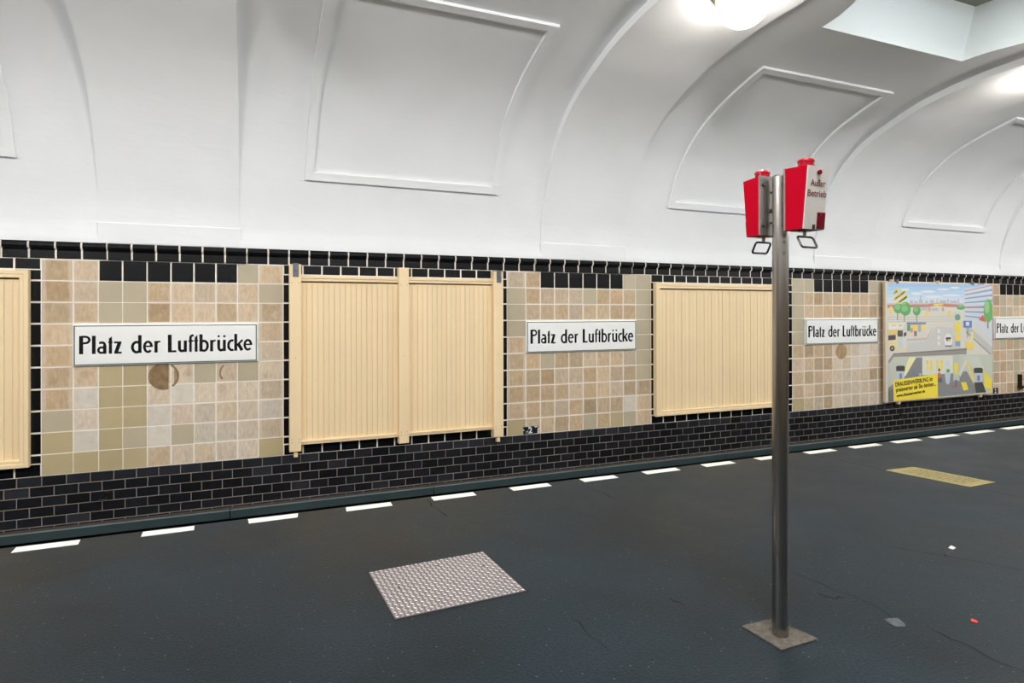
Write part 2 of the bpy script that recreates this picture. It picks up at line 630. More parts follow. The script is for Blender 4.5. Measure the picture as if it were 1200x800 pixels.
vault = MB()
WELLS = (1,)               # only this bay is opened by a light well
for k in KS:
    x0, x1 = RIB1 + k * P, RIB0 + (k + 1) * P
    if k not in WELLS:
        vault.grid([[(x0, p[0], p[1]), (x1, p[0], p[1])] for p in BAYF])
        continue
    upper = [p for p in BAYF if p[0] > 5.46]
    lower = [p for p in BAYF if p[0] < 2 * YC - 5.46]
    y0 = WELLF[0][0]
    up_ = upper + [Vector((y0, bay_z(y0)))]
    lo_ = [Vector((2 * YC - y0, bay_z(y0)))] + lower
    for strip in (up_, lo_):
        vault.grid([[(x0, p[0], p[1]), (x1, p[0], p[1])] for p in strip])
    vault.grid([[(x0, y, bay_z(y)), (a + k * P, y, bay_z(y))] for y, a, b in WELLF])
    vault.grid([[(b + k * P, y, bay_z(y)), (x1, y, bay_z(y))] for y, a, b in WELLF])
ceiling = vault.build('ceiling', M['plaster'], kind='structure')

for k in WELLS:
    w = MB()
    lo = [(a + k * P, y, bay_z(y)) for y, a, b in WELLF]
    hi = [(a - 0.31 + k * P, y, 5.9) for y, a, b in WELLF]
    lo2 = [(b + k * P, y, bay_z(y)) for y, a, b in WELLF]
    hi2 = [(b + 0.31 + k * P, y, 5.9) for y, a, b in WELLF]
    w.grid([lo, hi], 0, True)
    w.grid([lo2, hi2], 0, True)
    for e in (0, -1):
        w.face([lo[e], lo2[e], hi2[e], hi[e]], 0)
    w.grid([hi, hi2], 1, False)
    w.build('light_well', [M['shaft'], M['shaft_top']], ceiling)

rib_proto = MB()
for s in range(1):
    a = [(RIB0, p[0], p[1]) for p in RIBF]
    b = [(RIB1, p[0], p[1]) for p in RIBF]
    rib_proto.grid([a, b])
    a2 = [(RIB0, p[0], p[1]) for p in BAYF]
    b2 = [(RIB1, p[0], p[1]) for p in BAYF]
    rib_proto.grid([a, a2], 0, False)
    rib_proto.grid([b, b2], 0, False)
rib0 = rib_proto.build('rib', M['plaster'], ceiling)
bp = MB()
bp.bevbox(RIB0 - 0.012, RIB1 + 0.022, 8.462, 8.5, SPRING, 2.672, 0.006)
foot0 = bp.build('rib_foot', M['plaster'], ceiling)
for k in range(-2, 5):
    if k == 0:
        continue
    for src in (rib0, foot0):
        o = src.copy()
        C.objects.link(o)
        o.location.x = k * P

# raised frame on each bay: follows the curve of the vault
FR0, FR1, FW, FT = 0.61, 3.29, 0.105, 0.038      # left edge leans in by FLEAN towards the top
FLEAN = 0.075
ACC = [0.0]
for a, b in zip(BAY[:-1], BAY[1:]):
    ACC.append(ACC[-1] + (b - a).length)


def bay_at(s):
    for i in range(len(ACC) - 1):
        if ACC[i] <= s <= ACC[i + 1]:
            t = (s - ACC[i]) / (ACC[i + 1] - ACC[i])
            return BAY[i].lerp(BAY[i + 1], t), NRM[i].lerp(NRM[i + 1], t).normalized()
    return BAY[-1], NRM[-1]


def s_for(axis, val):
    for i in range(len(BAY) - 1):
        a, b = BAY[i][axis], BAY[i + 1][axis]
        if a != b and min(a, b) <= val <= max(a, b):
            return ACC[i] + (ACC[i + 1] - ACC[i]) * (val - a) / (b - a)


sb, st_ = s_for(1, 3.335), s_for(0, 6.38)
steps = [sb + (st_ - sb) * i / 26 for i in range(27)]
steps = sorted(steps + [sb + FW, st_ - FW])
fm = MB()


def fp(x, s, h):
    p, n = bay_at(s)
    q = p - n * h
    if x < 2:
        x += FLEAN * (s - sb) / (st_ - sb)
    return (x, q[0], q[1])


for xa, xb in ((FR0, FR0 + FW), (FR1 - FW, FR1)):
    fm.grid([[fp(xa, s, FT), fp(xb, s, FT)] for s in steps])
    for xe, inner in ((xa, xa != FR0), (xb, xb != FR1)):
        seg = [s for s in steps if sb + FW - 1e-6 <= s <= st_ - FW + 1e-6] if inner else steps
        fm.grid([[fp(xe, s, FT), fp(xe, s, -0.005)] for s in seg], 0, False)
for sa, sc in ((sb, sb + FW), (st_ - FW, st_)):
    fm.face([fp(FR0 + FW, sa, FT), fp(FR1 - FW, sa, FT), fp(FR1 - FW, sc, FT), fp(FR0 + FW, sc, FT)])
    for se in (sa, sc):
        outer = se in (sb, st_)
        xl, xr = (FR0, FR1) if outer else (FR0 + FW, FR1 - FW)
        fm.face([fp(xl, se, FT), fp(xr, se, FT), fp(xr, se, -0.005), fp(xl, se, -0.005)])
frame0 = fm.build('panel_moulding', M['plaster'], ceiling)
for k in range(-2, 5):
    if k:
        o = frame0.copy()
        C.objects.link(o)
        o.location.x = k * P

# ------------------------------------------------------------------ floor, track bed, other walls
fl = MB()
fl.box(XA, XB, 2 * YC - EDGE, EDGE, -0.14, 0.0)
floor = fl.build('floor', M['asphalt'], kind='structure')
e = MB()
e.box(XA, XB, EDGE - 0.75, EDGE - 0.35, DECK, -0.14)
e.box(XA, XB, 2 * YC - EDGE + 0.35, 2 * YC - EDGE + 0.75, DECK, -0.14)
e.build('platform_support', M['concrete'], floor)
tb = MB()
tb.box(XA, XB, 2 * YC - D, D, DECK - 0.1, DECK)
tb.build('floor_track', M['dark'], kind='structure')

for i, x in enumerate((XA, XB)):
    ew = MB()
    ew.box(x - 0.1 if i == 0 else x, x if i == 0 else x + 0.1, 2 * YC - D - 0.1, D + 0.1, DECK, 5.95)
    ew.build('wall_left' if i == 0 else 'wall_right', M['hall_dark'], kind='structure')
wf = MB()
yf = 2 * YC - D
wf.box(XA, XB, yf - 0.1, yf, DECK, -0.24, 0)
wf.box(XA, XB, yf - 0.1, yf, -0.24, 2.22, 1)
wf.box(XA, XB, yf - 0.1, yf, 2.22, SPRING, 0)
wf.build('wall_front', [M['brick'], M['hall_dark']], kind='structure')

# edge marks, each where it lies along the platform edge
DASH = [(-3.72, -3.36), (-2.97, -2.61), (-2.22, -1.86), (-1.50, -1.13), (-0.75, -0.415), (-0.042, 0.32), (0.692, 1.066), (1.42, 1.80), (2.153, 2.543), (2.883, 3.262), (3.59, 4.0), (4.33, 4.72),
        (5.06, 5.44), (5.79, 6.22), (6.51, 6.98), (7.24, 7.71), (7.95, 8.44), (8.67, 9.17), (9.46, 9.95), (10.2, 10.66), (10.95, 11.4), (11.7, 12.15), (12.45, 12.9)]
for a, b in DASH:
    d = MB()
    j = lambda: R.uniform(-0.006, 0.006)
    pts = [(a + j(), 5.10, 0.003), (b + j(), 5.105, 0.003), (b + j(), 5.20, 0.003), (a + j(), 5.205, 0.003)]
    d.face(pts)
    for p, q in zip(pts, pts[1:] + pts[:1]):
        d.face([p, q, (q[0], q[1], -0.001), (p[0], p[1], -0.001)])
    d.build('edge_mark', M['white_paint'], floor)


def ribbon(pts, w, z, m, name, jag=0.0):
    """thin dark strip lying along a crack or joint in the floor"""
    mb = MB()
    pl = []
    for (x0, y0), (x1, y1) in zip(pts[:-1], pts[1:]):
        n = max(2, int(math.hypot(x1 - x0, y1 - y0) / 0.05)) if jag else 1
        for i in range(n):
            t = i / n
            pl.append(Vector((x0 + (x1 - x0) * t + R.uniform(-jag, jag), y0 + (y1 - y0) * t + R.uniform(-jag, jag), z)))
    pl.append(Vector((*pts[-1], z)))
    rows = []
    for i, p in enumerate(pl):
        t = (pl[min(i + 1, len(pl) - 1)] - pl[max(i - 1, 0)]).normalized()
        nn = Vector((-t.y, t.x, 0))
        ww = w * (R.uniform(0.4, 1.25) if jag else 1) * (0.3 if jag and i in (0, len(pl) - 1) else 1)
        rows.append([p + nn * ww / 2, p - nn * ww / 2])
    mb.grid(rows, 0, False)
    return mb.build(name, m, floor)


for pts, w in CRACKS:
    ribbon(pts, w, 0.0012, M['crack'], 'crack', 0.012)
for pts in JOINTS:
    ribbon(pts, 0.012, 0.0009, M['joint'], 'floor_joint')

# ------------------------------------------------------------------ far wall
wb = MB()
wb.box(XA, XB, D - 0.002, D + 0.2, DECK, -0.9, 2)  # dark material puts the shade under the duct into the wall colour
wb.box(XA, XB, D - 0.002, D + 0.2, -0.9, -0.238, 0)
wb.box(XA, XB, D - 0.002, D + 0.2, -0.238, SPRING, 1)
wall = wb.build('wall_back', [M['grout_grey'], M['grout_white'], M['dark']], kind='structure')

_cache = {}


def tile_mesh(name, w, h, m, t=0.012, b=0.003):
    key = (name, round(w, 3), round(h, 3), m)
    if key not in _cache:
        mb = MB()
        mb.bevbox(-w / 2, w / 2, 0, t, -h / 2, h / 2, b)
        me = bpy.data.meshes.new(name)
        me.from_pydata(mb.v, [], mb.f[:-1])
        me.materials.append(M[m])
        _cache[key] = me
    return _cache[key]


def tile(name, x0, x1, z0, z1, m, y=None, gap=0.011, gapz=None, parent=None):
    w, h = x1 - x0 - gap, z1 - z0 - (gap if gapz is None else gapz)
    return link(name, tile_mesh(name, w, h, m), parent or wall, None, ((x0 + x1) / 2, (D - 0.004 if y is None else y) + R.uniform(-0.0012, 0.0012), (z0 + z1) / 2))


# brick courses: 300 nearest bricks are objects, the rest one mesh
BZ = [-0.238, -0.354, -0.470, -0.586, -0.701, -0.805, -0.86]
BW = 0.2315
far = MB()
count = 0
for r in range(6):
    z1, z0 = BZ[r], BZ[r + 1]
    x = -2.449 - 16 * BW + (BW / 2 if r % 2 else 0)
    while x < 29:
        if r < 5 and -3.3 < x < 10.4 and count < 300:
            tile('brick', x, x + BW, z0, z1, 'brick_slate' if (r == 0 and R.random() < 0.6) or R.random() < 0.03 else 'brick', gap=0.0068)
            count += 1
        else:
            far.bevbox(x + 0.004, x + BW - 0.004, D - 0.004, D + 0.008, z0 + 0.004, z1 - 0.004, 0.003, 1 if (r == 0 and R.random() < 0.6) else 0)
        x += BW
far.build('brick_courses', [M['brick'], M['brick_slate']], wall, 'stuff')

# pilasters of stoneware tiles
COLS = [-2.223, -1.919, -1.672, -1.431, -1.18, -0.929, -0.679, -0.435, -0.188, 0.056, 0.352]
ROWS = [2.224, 1.980, 1.734, 1.489, 1.242, 0.994, 0.745, 0.499, 0.251, 0.004, -0.238]
KH, GR, PA, BL = 'khaki_tile', 'grey_tile', 'pale_tile', 'bleached_tile'
SPECIAL = {
    0: {(1, 2): GR, (1, 3): GR, (2, 2): GR, (2, 3): GR, (5, 2): KH, (5, 3): KH, (6, 2): KH, (6, 3): KH, (7, 2): KH, (7, 3): KH, (8, 2): KH, (8, 3): GR, (9, 2): KH, (9, 3): KH,
        (8, 0): KH, (9, 0): KH, (9, 1): KH, (6, 1): PA, (7, 1): PA, (8, 1): PA, (7, 0): GR, (7, 7): PA, (8, 4): PA, (6, 4): PA, (9, 9): KH, (7, 4): PA, (6, 6): PA, (6, 5): PA, (5, 6): GR, (8, 6): PA},
    1: {(1, 0): GR, (2, 0): GR, **{(r, 9): GR for r in range(0, 7)}, (9, 0): KH, (9, 7): KH, (9, 8): GR, (8, 8): PA},
    2: {(0, 0): GR, (0, 1): GR, (0, 8): GR, (0, 9): GR, (1, 0): GR, (2, 0): GR, (3, 0): GR, (4, 0): GR, (5, 6): PA, (6, 6): PA, (7, 5): PA, (6, 7): PA, (9, 0): KH, (5, 7): PA, (8, 4): PA},
    3: {(1, 0): GR, (1, 2): GR, (2, 0): GR, (2, 2): GR, (1, 4): GR},
}
rest = MB()
for k in range(4):
    ox = k * P
    for c in range(10):
        for r in range(10):
            if 1 <= c <= 8 and r in (3, 4):
                if 2 <= c <= 7 or c in (1, 8):
                    continue
            x0, x1, z0, z1 = COLS[c] + ox, COLS[c + 1] + ox, ROWS[r + 1], ROWS[r]
            if r == 0 and 2 <= c <= 7:
                tile('black_tile', x0, x1, z0, z1 + 0.004, 'black_tile', gap=0.014, gapz=0.01)
                continue
            m = SPECIAL[k].get((r, c), 'old_tile')
            if m == 'old_tile' and R.random() < 0.05:
                m = GR
            if m == PA and R.random() < 0.6 and (r, c) not in ((6, 1), (8, 1)):
                m = BL
            if m == 'old_tile' and r > 4 and k in (0, 2) and c > 3 and R.random() < 0.55:
                m = BL
            if k == 3 and c > 7:
                rest.bevbox(x0 + 0.005, x1 - 0.005, D - 0.004, D + 0.008, z0 + 0.005, z1 - 0.005, 0.003)
            else:
                tile('stoneware_tile', x0, x1, z0, z1, m, gap=0.007 if m in (KH, GR) else 0.013)
rest.build('stoneware_tiles', M['old_tile'], wall, 'stuff')

# black tiles round the bays between the pilasters
for k in range(-1, 4):
    a, b = COLS[10] + k * P, COLS[0] + (k + 1) * P
    if k == -1:
        a = b - 3.2
    n = round((b - a) / 0.2455)
    w = (b - a) / n
    if k == 2:
        spans = []          # this bay is hidden behind the poster
    edges = [a + i * w for i in range(n + 1)]
    for i in range(n):
        x0, x1 = edges[i], edges[i + 1]
        side = i in (0, n - 1)
        if k == 2 and not side:
            continue
        if k == 3 and i > 1:
            continue
        if k == -1 and i < 1:
            continue
        tile('black_tile', x0, x1, 2.107, 2.229, 'black_tile', gap=0.018, gapz=0.006)
        tile('black_tile', x0, x1, -0.238, -0.10, 'black_tile', gap=0.015, gapz=0.006)
        if side and not (k == -1 and i == 0):
            zs = [2.107] + ROWS[1:9] + [0.004, -0.10]
            for q in range(len(zs) - 1):
                tile('black_tile', x0, x1, zs[q + 1], zs[q], 'black_tile', gap=0.005, gapz=0.018)

# cornice of black moulded tiles; it steps forward with the ribs
CP = [(0.012, 2.229), (-0.006, 2.232), (-0.010, 2.238), (-0.010, 2.322), (-0.004, 2.331), (-0.014, 2.336), (-0.036, 2.352), (-0.046, 2.375), (-0.046, 2.398), (-0.036, 2.416), (-0.018, 2.424), (0.012, 2.424)]


def cornice_mesh(w):
    mb = MB()
    mb.grid([[(x, y, z) for y, z in CP] for x in (-w / 2, w / 2)], 0, False)
    mb.face([(-w / 2, y, z) for y, z in CP])
    mb.face([(w / 2, y, z) for y, z in reversed(CP)])
    me = bpy.data.meshes.new('cornice_tile')
    me.from_pydata(mb.v, [], mb.f)
    me.materials.append(M['black_tile'])
    return me


CW = 0.2505
cm = cornice_mesh(CW - 0.02)
bed = MB()
more = MB()
x = -2.585 - 6 * CW
in_rib = lambda x: any(RIB0 + k * P - 0.02 < x < RIB1 + k * P + 0.02 for k in range(-3, 6))
while x < 28:
    xc = x + CW / 2
    dy = -0.018 if in_rib(xc) else 0.0
    if x < 17.6:
        link('cornice_tile', cm, wall, None, (xc, D + dy + R.uniform(-0.001, 0.001), 0))
    else:
        more.grid([[(xc + s * (CW / 2 - 0.006), D + dy + y, z) for y, z in CP] for s in (-1, 1)], 0, False)
    bed.grid([[(x + q * CW, D + dy + 0.0018 + y * 0.98, 2.327 + (z - 2.327) * 0.99) for y, z in CP] for q in (0, 1)], 0, False)
    x += CW
bed.build('cornice_mortar', M['grout_white'], wall)
more.build('cornice_tiles', M['black_tile'], wall, 'stuff')

# cable duct along the foot of the wall
x = 4.923 - 4 * 2.6
while x < 28:
    d = MB()
    d.bevbox(x + 0.004, x + 2.596, 8.365, D - 0.003, -0.938, -0.829, 0.006, 0)
    d.box(x + 0.004, x + 2.596, 8.378, D - 0.003, -0.829, -0.826, 1)
    d.box(x + 0.004, x + 2.596, 8.362, 8.378, -0.838, -0.825, 2)
    d.build('duct_segment', [M['duct'], M['duct_top'], M['duct_lip']], wall)
    x += 2.6


def disc(cx, cz, r, a0, a1, y, m, name, x_clip=None, n=18, inner=0.0):
    mb = MB()
    pts = [(cx + r * math.cos(a0 + (a1 - a0) * i / n), cz + r * math.sin(a0 + (a1 - a0) * i / n)) for i in range(n + 1)]
    if inner:
        ins = [(cx + inner * math.cos(a0 + (a1 - a0) * i / n), cz + inner * math.sin(a0 + (a1 - a0) * i / n)) for i in range(n + 1)]
        mb.grid([[(p[0], y, p[1]) for p in pts], [(p[0], y, p[1]) for p in ins]], 0, False)
    else:
        if x_clip:
            lo, hi = x_clip
            pts = [(px, pz) for px, pz in pts if lo <= px <= hi]
        mb.face([(px, y, pz) for px, pz in pts])
    return mb.build(name, m, wall)


# traces left on the tiles by former fittings
for k, rr in ((0, 0.165), (2, 0.15)):
    cx, cz = -0.955 + k * P, 0.845
    if k == 0:
        disc(-1.005, cz, rr, 0, 2 * math.pi, D - 0.0062, M['stain'], 'stain', x_clip=(-1.175, -0.936), n=30)
        disc(-1.005, cz, rr, 0, 2 * math.pi, D - 0.0062, M['stain_light'], 'stain', x_clip=(-0.922, -0.6), n=30)
        disc(-1.005, cz, rr, -0.3 * math.pi, 0.33 * math.pi, D - 0.0066, M['stain'], 'stain', n=10, inner=rr - 0.025)
    else:
        disc(cx, cz, rr, 0, 2 * math.pi, D - 0.0062, M['stain_light'], 'stain')
disc(-0.27, 0.86, 0.13, 0.72 * math.pi, 1.22 * math.pi, D - 0.0062, M['stain'], 'stain', n=10, inner=0.11)

